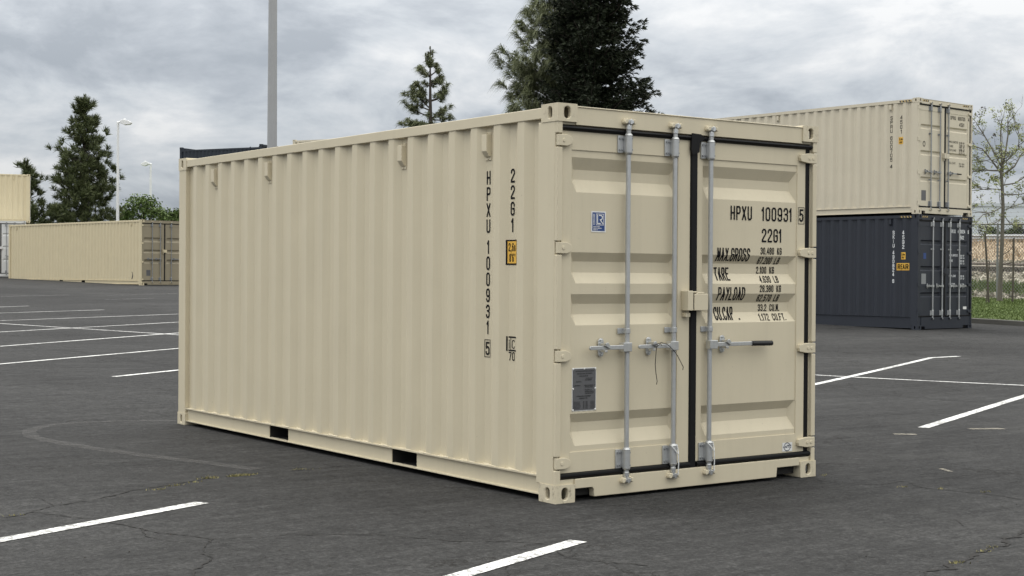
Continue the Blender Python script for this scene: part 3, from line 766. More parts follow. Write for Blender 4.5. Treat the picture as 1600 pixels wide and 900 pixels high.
            if det > 1 and bi > 0:
                z0 = DB + 0.13
                b = MB(); b.tube([(bx_ - 0.028, yb - 0.012, z0), (bx_ - 0.010, yb - 0.033, z0 - 0.03), (bx_ + 0.020, yb - 0.033, z0 - 0.062), (bx_ + 0.030, yb - 0.022, z0 - 0.045), (bx_ + 0.027, yb - 0.010, z0 + 0.005)], 0.0035, 6)
                b.tube([(bx_ + 0.020, yb - 0.033, z0 - 0.062), (bx_ + 0.022, yb - 0.034, z0 - 0.13), (bx_ + 0.020, yb - 0.032, z0 - 0.20)], 0.004, 6)
                b.build('cable_tie', M['tie'], bar, 0, True)
        # lock box over the meeting stiles
        lz = o.get('lock_z', 1.307)
        b = MB(); b.box(1.105, 1.155, -0.045, YD - 0.001, lz - 0.066, lz + 0.070); b.box(1.150, 1.200, -0.038, YD - 0.013, lz + 0.055, lz + 0.066)
        b.box(1.162, 1.290, -0.048, -0.040, lz - 0.066, lz + 0.050); b.box(1.282, 1.290, -0.041, YD - 0.001, lz - 0.066, lz + 0.050); b.box(1.170, 1.290, -0.041, YD - 0.014, lz - 0.066, lz - 0.058)
        b.prism([(1.190, lz + 0.050), (1.200, lz + 0.060), (1.255, lz + 0.060), (1.270, lz + 0.050)], 'y', -0.046, 0.01)
        b.box(1.115, 1.158, -0.012, YD - 0.001, lz - 0.112, lz - 0.082); b.box(1.292, 1.306, -0.02, YD - 0.001, lz - 0.050, lz - 0.020)
        b.build('lock_box', mat, root, 0.004 if det > 1 else 0)
    # ventilators
    for vy in o.get('vents', []):
        zt = o.get('vent_z', 2.445); b = MB()
        b.prism([(0.047, zt), (0.004, zt), (0.004, zt - 0.115), (0.030, zt - 0.152), (0.047, zt - 0.152)], 'y', vy - 0.030, vy + 0.030)
        b.box(0.042, 0.047, vy - 0.034, vy + 0.034, zt - 0.178, zt + 0.020)
        if det > 1:
            for q in (-0.018, 0.018): b.tube([(0.047, vy + q, zt + 0.012), (0.036, vy + q, zt + 0.012)], 0.006, 6)
            b.tube([(0.047, vy, zt - 0.168), (0.036, vy, zt - 0.168)], 0.006, 6)
        b.build('vent', mat, root, 0.003 if det > 1 else 0)
    if o.get('side_marks'): o['side_marks'](root, side_x, br_a)
    return door_y, side_x

def hazard(root, L, H, zs):
    for mt, off in (('hazard_yellow', 0), ('hazard_ink', 1)):
        f = Flat()
        for i in range(4):
            a = 0.20 + i * 0.088 + off * 0.044
            f.poly([(a, zs), (a + 0.040, zs), (a + 0.062, zs + 0.042), (a + 0.022, zs + 0.042)])
        f.build('hazard_stripes', M[mt], root, lambda a, c: 0.006, place=on_side)
        for base in (0.18, W - 0.46):
            g = Flat()
            for i in range(3):
                a = base + i * 0.088 + off * 0.044; g.poly([(a, H - 0.080), (a + 0.04, H - 0.080), (a + 0.062, H - 0.040), (a + 0.022, H - 0.040)])
            g.build('hazard_stripes', M[mt], root, lambda a, c: 0.010, place=on_door)

# ---- the near container
def main_door_marks(di, door, dy, bz):
    if di == 1:
        def put(fn):
            f = Flat(); fn(f); f.build('lettering', M['ink'], door, dy, breaks_b=bz, place=on_door)
        put(lambda f: f.text('HPXU', 1.572, 1.880, 0.225, 0.100, 0.013)); put(lambda f: f.text('100931', 1.884, 1.880, 0.322, 0.100, 0.013))
        put(lambda f: (f.char('5', 2.272, 1.884, 0.042, 0.092, 0.013), f.frame(2.259, 2.325, 1.866, 1.990, 0.004)))
        put(lambda f: f.text('22G1', 1.886, 1.726, 0.214, 0.098, 0.013))
        for t, z, wd, x in (('MAX.GROSS', 1.586, 0.330, 1.450), ('TARE', 1.448, 0.150, 1.450), ('PAYLOAD', 1.308, 0.272, 1.462), ('CU.CAP .', 1.168, 0.245, 1.450)):
            put(lambda f: f.text(t, x, z, wd, 0.094, 0.0108, fill=0.84))
        for t, z, wd, x in (('30.480 KG', 1.638, 0.222, 1.878), ('67.200 LB', 1.568, 0.225, 1.873), ('2.100 KG', 1.500, 0.188, 1.872), ('4.630 LB', 1.434, 0.196, 1.886),
                         ('28.380 KG', 1.366, 0.222, 1.874), ('62.570 LB', 1.298, 0.225, 1.866), ('33.2 CU.M.', 1.228, 0.224, 1.892), ('1.172 CU.FT.', 1.160, 0.276, 1.886)):
            put(lambda f: f.text(t, x, z, wd, 0.050, 0.0068, fill=0.80))
        # small round maker's sticker
        f = Flat(); f.rect(2.112, 2.216, 0.200, 0.264); f.build('sticker', M['decal_white'], door, dy, place=on_door)
        f = Flat(); cx, cz = 2.163, 0.232
        for a0, a1 in ((25, 155), (205, 335)): f.stroke([(cx + 0.032 * math.cos(R(a)), cz + 0.029 * math.sin(R(a))) for a in range(a0, a1 + 1, 13)], 0.006, 0.0004)
        f.text('ANTC', cx - 0.044, cz - 0.009, 0.088, 0.018, 0.005, 0.0005, fill=0.85); f.stroke([(cx, cz + 0.012), (cx + 0.040, cz + 0.012)], 0.004, 0.0006)
        f.build('sticker_print', M['decal_navy'], door, dy, place=on_door)
    else:
        f = Flat(); f.rect(0.310, 0.434, 1.764, 1.902); f.build('sticker', M['decal_white'], door, dy, place=on_door)
        f = Flat(); f.rect(0.319, 0.425, 1.772, 1.894, 0.0004); f.build('sticker_field', M['decal_blue'], door, dy, place=on_door)
        f = Flat(); l = 0.0008
        f.frame(0.350, 0.416, 1.810, 1.886, 0.0035, l)
        f.stroke([(0.363, 1.876), (0.363, 1.821), (0.386, 1.821)], 0.007, l); f.stroke([(0.378, 1.875), (0.396, 1.875), (0.404, 1.866), (0.404, 1.856), (0.396, 1.847), (0.386, 1.846), (0.408, 1.821)], 0.007, l + 0.0001)
        for i in range(9): f.rect(0.327, 0.338, 1.813 + i * 0.0082, 1.8175 + i * 0.0082, l)
        for k_, wd in ((0, 0.055), (1, 0.072), (2, 0.040)): f.text('CERTIFIEDSHIP'[:int(wd * 170)], 0.327, 1.797 - k_ * 0.0105, wd, 0.0065, 0.0018, l)
        f.build('sticker_print', M['decal_white'], door, dy, place=on_door)
        # riveted data plate
        b = MB(); b.box(0.158, 0.362, 0.0352, 0.0372, 0.588, 0.872); b.build('plate_backing', M['decal_white'], door)
        b = MB(); b.box(0.164, 0.356, 0.0325, 0.0354, 0.594, 0.866); pl = b.build('data_plate', M['plate'], door)
        f = Flat(); z = 0.846
        rnd = random.Random(3)
        for a0, wd, zz in ((0.185, 0.155, .846), (0.196, 0.13, .830), (0.215, 0.075, .814), (0.270, 0.06, .798), (0.262, 0.06, .788), (0.19, 0.045, .778), (0.172, 0.055, .752), (0.258, 0.09, .752), (0.265, 0.07, .742),
                           (0.262, 0.06, .722), (0.264, 0.075, .711), (0.268, 0.07, .700), (0.195, 0.12, .682), (0.215, 0.07, .668)):
            f.text(''.join(rnd.choice('ABCDEHLNOPRSTU') for _ in range(int(wd / 0.009))), a0, zz, wd, 0.0075, 0.0022)
        for i in range(6): f.rect(0.170, 0.222 + rnd.random() * 0.01, 0.648 - i * 0.0085, 0.651 - i * 0.0085); f.text('8 24 30'[:5], 0.25, 0.646 - i * 0.0085, 0.05, 0.0065, 0.002); f.rect(0.31, 0.345, 0.648 - i * 0.0085, 0.651 - i * 0.0085)
        f.build('plate_lettering', M['plate_ink'], door, lambda a, c: 0.0325, place=on_door)
        for x, z in ((0.166, 0.596), (0.166, 0.735), (0.166, 0.864), (0.354, 0.596), (0.354, 0.735), (0.354, 0.864), (0.26, 0.866)):
            b = MB(); b.tube([(x, 0.0325, z), (x, 0.029, z)], [0.0075, 0.004], 8); b.build('rivet', M['decal_white'], door)
def main_side_marks(root, sx, br):
    f = Flat()
    f.column('HPXU', 0.838, 2.196, 0.1115, 0.094, 0.046, 0.013, flip=-1); f.column('100931', 0.838, 1.716, 0.1110, 0.094, 0.044, 0.013, flip=-1)
    f.char('5', 0.838 + 0.022, 0.922, 0.044, 0.092, 0.013, flip=-1); f.frame(0.805, 0.872, 0.907, 1.030, 0.0045)
    f.column('22G1', 0.553, 2.196, 0.1115, 0.094, 0.046, 0.013, flip=-1)
    f.rect(0.606, 0.596, 0.962, 1.062); f.rect(0.590, 0.47, 1.052, 1.062); f.rect(0.590, 0.47, 0.962, 0.972); f.rect(0.567, 0.562, 0.972, 1.052)
    f.char('i', 0.592, 0.978, 0.020, 0.062, 0.007, flip=-1); f.char('c', 0.551, 0.980, 0.034, 0.084, 0.006, flip=-1)
    f.text('70', 0.592, 0.898, 0.080, 0.058, 0.008, flip=-1)
    f.build('lettering', M['ink'], root, sx, breaks_a=br, place=on_side)
    f = Flat(); f.rect(0.47, 0.612, 1.546, 1.716); dc = f.build('height_decal', M['yellow'], root, sx, breaks_a=br, place=on_side)
    f = Flat(); l = 0.0006
    f.rect(0.600, 0.612, 1.546, 1.716, l); f.rect(0.47, 0.600, 1.546, 1.556, l); f.rect(0.47, 0.600, 1.706, 1.716, l)
    f.text('2,6m', 0.596, 1.638, 0.090, 0.056, 0.0072, l + .0001, flip=-1, fill=0.8); f.text('8\'6"', 0.588, 1.566, 0.078, 0.056, 0.0072, l + .0001, flip=-1, fill=0.8)
    f.build('decal_print', M['ink'], dc, sx, breaks_a=br, place=on_side)
main = thing('shipping_container', 'near beige twenty-foot shipping container standing alone on the asphalt with black door seals', 'shipping container')
container(main, 6.058, 2.591, M['beige'], dict(detail=2, forks=[(1.720, 2.075), (3.775, 4.130)], vents=[0.838, 1.950, 4.174, 5.286], door_marks=main_door_marks, side_marks=main_side_marks))
# loose wire on the middle handle
b = MB()
b.tube([(0.86, -0.052, 1.008), (0.845, -0.058, 1.02), (0.815, -0.050, 1.0), (0.806, -0.054, 0.95), (0.804, -0.050, 0.88), (0.815, -0.046, 0.82), (0.826, -0.046, 0.765), (0.820, -0.046, 0.745)], 0.0026, 6)
b.tube([(0.80, -0.050, 1.012), (0.85, -0.056, 1.028), (0.91, -0.052, 1.015), (0.97, -0.046, 0.975), (1.01, -0.040, 0.94), (1.052, -0.036, 0.885), (1.072, -0.036, 0.855), (1.068, -0.036, 0.835)], 0.0026, 6)
tag(b.build('tie_wire', M['wire'], None, 0, True), 'thin dark wire looped over the middle door handle with loose ends', 'wire')

# ---- the stack on the right
HT = [(2.255, 2.225, 2.165, 2.13), (1.60, 1.57, 1.51, 1.475), (0.94, 0.91, 0.85, 0.815)]
HH = [0.26, 1.03, 1.86, 2.65]
def stack_door_marks(mk, num, iso, plate_z, sticker):
    def fn(di, door, dy, bz):
        if di == 1:
            f = Flat(); f.text(num[:4], 1.455, 2.455, 0.26, 0.095, 0.014); f.text(num[5:11], 1.80, 2.455, 0.35, 0.095, 0.014); f.char(num[-1], 2.262, 2.455, 0.045, 0.095, 0.014); f.text(iso, 1.86, 2.30, 0.24, 0.095, 0.014)
            for k_, t in enumerate(('MAX.GROSS', 'TARE', 'PAYLOAD', 'CU.CAP.')):
                z = (1.86, 1.72, 1.33, 1.12)[k_] if sticker == 'sq' else (1.86, 1.75, 1.65, 1.32)[k_]
                f.text(t, 1.42, z, 0.045 * len(t), 0.055, 0.008)
                f.text(('32.500 KG', '3.800 KG', '28.700 KG', '76.4 CU.M')[k_], 1.86, z, 0.25, 0.045, 0.007); f.text(('71.650 LB', '8.380 LB', '63.270 LB', '2.700 CU.FT')[k_], 1.86, z - 0.06, 0.26, 0.045, 0.007)
            f.build('lettering', M[mk], door, dy, breaks_b=bz, place=on_door)
            if sticker == 'sq':
                f = Flat(); f.rect(2.08, 2.24, 0.50, 0.57); f.build('sticker', M['decal_white'], door, dy, place=on_door)
        else:
            f = Flat(); f.rect(0.20, 0.40, plate_z - 0.26, plate_z); f.build('data_plate', M['plate'] if sticker != 'sq' else M['galv_dark'], door, dy, breaks_b=bz, place=on_door)
            f = Flat()
            if sticker == 'sq': f.rect(0.28, 0.40, 1.78, 1.93); f.build('sticker', M['decal_blue'], door, dy, breaks_b=bz, place=on_door)
            else: f.stroke([(0.30 + 0.045 * math.cos(R(a)), 1.76 + 0.062 * math.sin(R(a))) for a in range(0, 361, 30)], 0.022); f.build('sticker', M['ink'], door, dy, breaks_b=bz, place=on_door)
    return fn
def stack_side_marks(mk, num, iso, rear, y1, y2):
    def fn(root, sx, br):
        f = Flat(); f.column(num[:4], y1, 2.49, 0.110, 0.094, 0.075, 0.016, flip=-1); f.column(num[5:11], y1, 1.985, 0.110, 0.094, 0.075, 0.016, flip=-1); f.column(num[-1], y1, 1.265, 0.110, 0.094, 0.075, 0.016, flip=-1)
        f.column(iso, y2, 2.49, 0.120, 0.100, 0.075, 0.016, flip=-1)
        f.build('lettering', M[mk], root, sx, breaks_a=br, place=on_side)
        f = Flat(); f.rect(y2 - 0.075, y2 + 0.075, 1.765, 1.945)
        if rear: f.rect(y2 - 0.165, y2 + 0.190, 1.490, 1.672)
        d = f.build('height_decal', M['yellow'], root, sx, breaks_a=br, place=on_side)
        f = Flat(); f.text('2.9m', y2 + 0.06, 1.865, 0.12, 0.05, 0.012, 0.003, flip=-1); f.text('9\'6"', y2 + 0.05, 1.785, 0.10, 0.05, 0.012, 0.003, flip=-1)
        if rear: f.text('REAR', y2 + 0.175, 1.515, 0.325, 0.130, 0.022, 0.003, flip=-1, fill=0.84)
        f.build('decal_print', M['ink'], d, sx, breaks_a=br, place=on_side)
    return fn
SX, SY, SZ, SA = 23.8837, 16.2321, lot_z(16.2) + 0.0, 0.08436
lower = thing('shipping_container', 'dark navy forty-foot high container on the ground at the right, marked REAR in yellow', 'shipping container', (SX, SY, SZ), SA)
container(lower, 12.192, 2.896, M['navy'], dict(rail=0.33, sill=0.315, troughs=HT, hinges=[0.45, 1.13, 1.95, 2.65], vents=[0.838, 4.452], vent_z=2.775, bar_mat=M['galv'],
          bars=[(0.649, -1, 0.30), (1.067, -1, 0.30), (1.419, 1, 0.30), (1.834, 1, 0.30)], handle_z=1.10, guides=[2.03], lock_z=1.48, top_rail=(2.80, 2.876),
          door_marks=stack_door_marks('white_ink', 'SKIU 490824 6', '45G2', 1.41, 'sq'), side_marks=stack_side_marks('white_ink', 'SKIU 490824 6', '45G2', True, 0.74, 0.45)))
hazard(lower, 12.192, 2.896, 2.812)
upper = thing('shipping_container', 'pale beige forty-foot container stacked on top of the navy one at the right', 'shipping container', (SX - 0.03, SY, SZ + 2.90), SA)
container(upper, 12.192, 2.896, M['beige_pale'], dict(rail=0.19, sill=0.165, troughs=HT, hinges=HH, vents=[0.838, 4.452], vent_z=2.775, bar_mat=M['galv_dark'],
          bars=[(0.557, -1, 0.30), (0.955, -1, 0.30), (1.330, 1, 0.55)], handle_z=1.07, guides=[2.03, 0.87], lock_z=1.50, top_rail=(2.80, 2.876),
          door_marks=stack_door_marks('ink', 'SPRU 600705 4', '45G1', 0.60, 'round'), side_marks=stack_side_marks('ink', 'SPRU 600705 4', '45G1', False, 0.82, 0.53)))
hazard(upper, 12.192, 2.896, 2.812)

# ---- far left
def left_door_marks(di, door, dy, bz):
    if di == 0:
        f = Flat(); f.rect(0.29, 0.50, 0.42, 0.68); f.build('data_plate', M['plate'], door, dy, breaks_b=bz, place=on_door)
def left_side_marks(root, sx, br):
    f = Flat(); f.poly([(0.86, 0.26), (0.70, 0.30), (0.66, 0.42), (0.72, 0.58), (0.84, 0.60), (0.78, 0.46)]); f.build('scuff_mark', M['plate_ink'], root, sx, breaks_a=br, place=on_side)
lt = thing('shipping_container', 'long tan forty-foot container on the ground at the far left beyond the parking lines', 'shipping container', (18.936, 54.496, lot_z(54.5)), 0.17359)
container(lt, 12.192, 2.896, M['beige_far'], dict(rail=0.20, sill=0.18, troughs=[(2.12, 2.06, 1.98, 1.90), (1.58, 1.53, 1.47, 1.42), (1.15, 1.09, 1.03, 0.96)], hinges=HH, vents=[0.838, 11.402], vent_z=2.775, bar_mat=M['galv_dark'],
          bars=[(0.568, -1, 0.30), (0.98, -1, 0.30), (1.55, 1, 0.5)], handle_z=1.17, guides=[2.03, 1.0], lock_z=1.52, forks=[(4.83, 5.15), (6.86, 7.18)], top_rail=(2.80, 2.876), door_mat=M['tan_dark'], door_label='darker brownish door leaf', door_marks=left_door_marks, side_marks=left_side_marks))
PLAIN = dict(troughs=HT, hinges=HH, rail=0.19, sill=0.165, bars=[(0.557, -1, 0.30), (0.955, -1, 0.30), (1.50, 1, 0.30), (1.90, 1, 0.30)], bar_mat=M['galv_dark'], handle_z=1.07, lock_z=1.5, top_rail=(2.80, 2.876))
# white pair seen end-on behind it, and the beige one lying across them
wx, wy = 17.45, 69.05
fx = Vector((math.cos(-0.30), math.sin(-0.30), 0)); wc = Vector((wx - 0.25, wy, 0)) - fx * 1.2
for k_, lab in enumerate(('white container seen end-on behind the left end of the long tan container', 'white container left of the other white one, under the crosswise beige container')):
    p = wc - fx * 2.55 * k_
    t = thing('shipping_container', lab, 'shipping container', (p.x, p.y, lot_z(p.y)), -0.30)
    container(t, 6.058, 2.896, M['white_paint'], dict(PLAIN))
ux = px2w(47, 346, 78.6)
ta = 0.30
side_dir = Vector((-math.sin(math.pi / 2 - 0.30), math.cos(math.pi / 2 - 0.30), 0))
t = thing('shipping_container', 'beige container lying crosswise on top of the white ones at the left edge', 'shipping container', (ux.x, ux.y, lot_z(wy) + 2.90), math.pi / 2 - 0.30)
container(t, 6.058, 2.591, M['beige_far'], dict(vents=[0.838, 5.286], forks=[(1.720, 2.075), (3.775, 4.130)]))
# three-high stacks whose tops show over the near container
def far_stack(x, y, a, mat, drop, labs):
    z = lot_z(y)
    for k_, lab in enumerate(labs):
        t = thing('shipping_container', lab, 'shipping container', (x, y, z + k_ * 2.594), a)
        container(t, 6.058, 2.591, mat, dict(detail=1 if k_ == 2 else 0, vents=[0.838, 5.286] if k_ == 2 else [], roof_drop=drop, top_rail=(2.591 - 0.12 - drop, 2.591 - 0.02 - drop)))
far_stack(32.55, 70.35, 0.472, M['black_navy'], 0.15, ['dark blue container at the bottom of the far three-high dark stack', 'dark blue container in the middle of the far three-high dark stack', 'dark blue container topmost of its stack, its roof edge showing left of the tall pole'])
far_stack(34.35, 59.25, 0.472, M['beige_pale'], 0.03, ['pale container at the bottom of the stack right of the dark stack', 'pale container in the middle of the stack right of the dark stack', 'pale container topmost of its stack, its roof corner just showing right of the tall pole'])

# ------------------------------------------------------------------ poles and lamps
p = (12.13, 28.26)
t = thing('light_pole', 'tall grey steel light pole rising behind the near container out of the picture', 'light pole', (*p, lot_z(p[1])))
b = MB(); b.tube([(0, 0, 0), (0, 0, 0.75)], 0.30, 24); b.build('pole_footing', M['concrete'], t, 0.02)
b = MB(); b.tube([(0, 0, 0.75), (0, 0, 4), (0, 0, 12.0)], [0.145, 0.132, 0.100], 24); b.build('pole_shaft', M['grey_pole'], t, 0, True)
b = MB(); b.box(-0.25, 0.25, -0.25, 0.25, 0.75, 0.78); b.build('base_plate', M['grey_pole'], t)
b = MB(); b.box(0.05, 0.9, -0.04, 0.04, 11.85, 11.93); b.box(0.7, 1.5, -0.2, 0.2, 11.82, 11.96); b.build('lamp_head', M['grey_pole'], t, 0.02)
def street_lamp(px, pyt, D, side, hl, lab):
    top = px2w(px, pyt, D); z0 = ter(top.x, top.y)
    t = thing('street_lamp', lab, 'street lamp', (top.x, top.y, z0), math.atan2(RIGHT.y, RIGHT.x), 'white street lamps behind the tan container')
    h = top.z - z0
    b = MB(); b.tube([(0, 0, 0), (0, 0, h)], [0.11, 0.07], 10); b.build('lamp_post', M['white_pole'], t, 0, True)
    b = MB(); s = side
    b.tube([(-0.08 * s, 0, h - 0.02), (s * 0.25, 0, h + 0.03)], 0.06, 8)
    b.prism([(s * 0.15, h - 0.06), (s * 0.15, h + 0.10), (s * 0.35, h + 0.17), (s * (hl - 0.2), h + 0.10), (s * hl, h - 0.02), (s * (hl - 0.1), h - 0.14), (s * 0.4, h - 0.17)], 'y', -0.16, 0.16)
    b.tube([(s * 0.40, 0, h + 0.14), (s * 0.40, 0, h + 0.24)], 0.06, 8)
    b.build('lamp_head', M['white_pole'], t, 0.05)
street_lamp(184.5, 191, 89.8, 1, 0.85, 'taller white street lamp with its head reaching right, beside the big pine')
street_lamp(235.5, 256, 108.8, -1, 0.72, 'shorter white street lamp with its head reaching left, over the green leafy tree')

# ------------------------------------------------------------------ trees
def needle_tuft(b, c, d, ln, n, rnd, spread=0.7, droop=0.0, wd=0.03):
    d = d.normalized(); c = Vector(c)
    for _ in range(n):
        q = Vector((rnd.gauss(0, 1), rnd.gauss(0, 1), rnd.gauss(0, 1))).normalized()
        v_ = (d + q * spread).normalized(); l = ln * rnd.uniform(0.7, 1.1)
        s = v_.cross(Vector((rnd.gauss(0, 1), rnd.gauss(0, 1), rnd.gauss(0, 1)))).normalized() * wd / 2
        st = c + d * rnd.uniform(-0.3, 0.25) * ln
        mid = st + v_ * l * 0.55 + Vector((0, 0, -droop * l * 0.15)); tip = st + v_ * l + Vector((0, 0, -droop * l * 0.55))
        b.add([st - s, st + s, mid + s, tip, mid - s], [(0, 1, 2, 4), (4, 2, 3)])
def limb(tr, a, c, r0, r1, rnd, sag=0.0, n=4):
    a, c = Vector(a), Vector(c); P = []
    for i in range(n + 1):
        q = i / n; P.append(a.lerp(c, q) + Vector((rnd.uniform(-.04, .04), rnd.uniform(-.04, .04), -sag * math.sin(math.pi * q))))
    P[0] = a; tr.tube(P, [r0 + (r1 - r0) * i / n for i in range(n + 1)], 5, False)
    return P
def pine(lab, px, base_y, D, top_py, prof, mat, seed, ln=0.42, nb=7, dz=0.55, tn=20, droop=0.0, lift=0.35, up=0.6, z_lo=0.8, wd=0.032, leaders=2, name='pine_tree', step=0.3, spread=0.75, dens=1.0, gap=0.0, jit=0.22):
    """prof: list of (picture row, left px, right px) half widths"""
    rnd = random.Random(seed); top = px2w(px, top_py, D); z0 = ter(top.x, top.y)
    t = thing(name, lab, 'tree', (top.x, top.y, z0), math.atan2(RIGHT.y, RIGHT.x)); h = top.z - z0; s = D / FPX
    tr = MB(); tr.tube([(0, 0, -0.3), (0.05, 0, h * 0.35), (-0.04, 0.03, h * 0.7), (0, 0, h)], [0.20 * h / 10, 0.14 * h / 10, 0.07 * h / 10, 0.02], 8)
    cr = MB()
    pr = sorted([(h - (py - top_py) * s, l * s, r * s) for py, l, r in prof])
    def rad(z, ca):
        if z <= pr[0][0]: l, r = pr[0][1:]
        else:
            l, r = pr[-1][1:]
            for (a, l0, r0), (c, l1, r1) in zip(pr, pr[1:]):
                if a <= z <= c: q = (z - a) / (c - a); l, r = l0 + (l1 - l0) * q, r0 + (r1 - r0) * q; break
        return (l + r) / 2 + (r - l) / 2 * ca
    z = h - 0.25; az = rnd.uniform(0, 6)
    while z > z_lo:
        for k_ in range(nb):
            az += 2 * math.pi / nb + rnd.uniform(-0.35, 0.35)
            if rnd.random() < gap: continue
            zz = z + rnd.uniform(-0.22, 0.22); L = rad(zz, math.cos(az)) * rnd.choice((rnd.uniform(0.6, 0.9), rnd.uniform(0.85, 1.06)))
            if L < 0.12: L = 0.12
            dr = Vector((math.cos(az), math.sin(az), 0)); st = Vector((0, 0, max(0.3, zz - L * lift))); en = dr * L + Vector((0, 0, zz))
            P = limb(tr, st, en, 0.02 + 0.012 * L, 0.008, rnd, 0.06 * L)
            q = 0.25
            while q <= 1.001:
                i = min(int(q * 4), 3); pp = P[i].lerp(P[i + 1], q * 4 - i)
                for _ in range(2 if q > 0.5 else 1):
                    if rnd.random() > dens: continue
                    off = Vector((rnd.gauss(0, 1), rnd.gauss(0, 1), rnd.gauss(0, 0.8))) * jit * min(1, L)
                    needle_tuft(cr, pp + off, dr * 0.7 + Vector((rnd.uniform(-.4, .4), rnd.uniform(-.4, .4), up)), ln, tn, rnd, spread, droop, wd)
                q += step / max(L, 0.3)
        z -= dz * (0.7 + 0.6 * rnd.random()) * (0.7 if z > h - 1.5 else 1)
    for k_ in range(leaders):
        x = rnd.uniform(-0.15, 0.15)
        P = [Vector((x * 0.3, 0, h - 0.9)), Vector((x, 0.02, h - 0.3)), Vector((x * 1.3, 0.02, h + 0.05 - 0.25 * k_))]
        tr.tube(P, [0.03, 0.022, 0.012], 5)
        for q in (0.2, 0.5, 0.8, 1.0): needle_tuft(cr, P[0].lerp(P[2], q), Vector((0, 0, 1)), ln * (0.55 if q > 0.4 else 0.8), tn // 2, rnd, 0.5, droop, wd)
    tr.build('trunk', M['bark'], t, 0, True, False); cr.build('crown', M[mat], t, recalc=False)
    return t
pine('bushy dark green pine with twin leader shoots behind the long tan container', 133, 0, 93.1, 152, [(152, 4, 5), (163, 13, 12), (180, 18, 16), (195, 26, 20), (215, 34, 30), (235, 44, 36), (252, 54, 42), (290, 48, 47), (320, 46, 52), (350, 46, 52), (420, 48, 50)], 'pine', 11, nb=9, dz=0.60, tn=40, z_lo=1.2, wd=0.034, ln=0.42, up=1.1, lift=0.5, spread=1.0, step=0.30, gap=0.05, jit=0.30)
pine('smaller pine with a round tufted top, left of the big pine', 42, 0, 93.5, 252, [(252, 8, 8), (268, 13, 14), (278, 8, 16), (290, 8, 30), (305, 10, 38), (330, 14, 46), (360, 16, 50), (420, 20, 50)], 'pine', 12, nb=9, dz=0.58, tn=32, z_lo=1.2, wd=0.036, ln=0.42, up=1.1, lift=0.5, spread=0.9, step=0.33, gap=0.06, jit=0.26)
pine('small pine between the round-topped pine and the big pine', 92, 0, 96.5, 318, [(318, 6, 6), (330, 12, 14), (345, 18, 20), (400, 24, 24)], 'pine', 13, nb=8, dz=0.7, tn=30, z_lo=1.2, wd=0.036, ln=0.42, leaders=0, up=1.0, lift=0.6, spread=0.85)
pine('drooping long-needled grey-green pine left of the dark conifer', 868, 0, 60.0, -60, [(-60, 4, 4), (-20, 22, 22), (0, 36, 30), (14, 54, 40), (35, 58, 46), (60, 70, 52), (95, 86, 60), (130, 82, 60), (165, 80, 60), (260, 82, 70)], 'pine_light', 14, nb=10, dz=0.50, tn=60, droop=1.6, up=0.8, lift=0.5, z_lo=2.5, wd=0.017, ln=0.60, leaders=1, spread=0.62, gap=0.06, step=0.27, jit=0.16)
# dark dense conifer: layered flat sprays
def spray_conifer(lab, px, D, top_py, prof, mat, seed, nb=13, dz=0.27, z_lo=1.5):
    rnd = random.Random(seed); top = px2w(px, top_py, D); z0 = ter(top.x, top.y); s = D / FPX; h = top.z - z0
    t = thing('conifer_tree', lab, 'tree', (top.x, top.y, z0), math.atan2(RIGHT.y, RIGHT.x))
    tr = MB(); tr.tube([(0, 0, -0.3), (0, 0, h * 0.5), (0, 0, h)], [0.30, 0.18, 0.02], 8); cr = MB()
    pr = sorted([(h - (py - top_py) * s, l * s, r * s) for py, l, r in prof])
    def rad(z, ca):
        l, r = pr[0][1:] if z <= pr[0][0] else pr[-1][1:]
        for (a, l0, r0), (c, l1, r1) in zip(pr, pr[1:]):
            if a <= z <= c: q = (z - a) / (c - a); l, r = l0 + (l1 - l0) * q, r0 + (r1 - r0) * q; break
        return (l + r) / 2 + (r - l) / 2 * ca
    z = h - 0.3; az = 0
    while z > z_lo:
        for k_ in range(nb):
            az += 2 * math.pi / nb + rnd.uniform(-0.4, 0.4); zz = z + rnd.uniform(-0.2, 0.2); ca = math.cos(az)
            L = rad(zz, ca) * rnd.choice((rnd.uniform(0.5, 0.8), rnd.uniform(0.8, 1.0), rnd.uniform(0.9, 1.12)))
            L = max(L, 0.2)
            dr = Vector((math.cos(az), math.sin(az), 0)); sd_ = Vector((-dr.y, dr.x, 0))
            en = dr * L + Vector((0, 0, zz + 0.15 * L)); P = limb(tr, (0, 0, zz - 0.05 * L), en, 0.025 + 0.01 * L, 0.006, rnd, 0.20 * L)
            q = 0.22
            while q <= 1.0:
                i = min(int(q * 4), 3); pp = P[i].lerp(P[i + 1], q * 4 - i)
                for sg in (-1, 1):
                    for w_ in range(3):
                        a = rnd.uniform(0.15, 0.55) * (1.15 - 0.6 * q)
                        c = pp + sd_ * sg * a * rnd.uniform(0.1, 1) + dr * rnd.uniform(-0.1, 0.2) + Vector((0, 0, rnd.uniform(-0.08, 0.10)))
                        needle_tuft(cr, c, dr * 0.8 + sd_ * sg * rnd.uniform(0.2, 1.0) + Vector((0, 0, rnd.uniform(-0.25, 0.45))), 0.20, 9, rnd, 0.65, 0.2, 0.034)
                q += 0.24 / max(L, 0.3)
        z -= dz * rnd.uniform(0.7, 1.4)
    tr.build('trunk', M['bark'], t, 0, True, False); cr.build('crown', M[mat], t, recalc=False)
spray_conifer('tall dense blackish-green conifer behind the near container, its top out of the picture', 926, 57.9, -150, [(-150, 6, 6), (-80, 40, 42), (-30, 60, 62), (0, 66, 72), (12, 56, 74), (30, 62, 62), (60, 70, 92), (78, 74, 98), (95, 74, 84), (112, 76, 76), (130, 76, 92), (160, 78, 108), (200, 80, 110), (300, 84, 112)], 'cedar', 21)

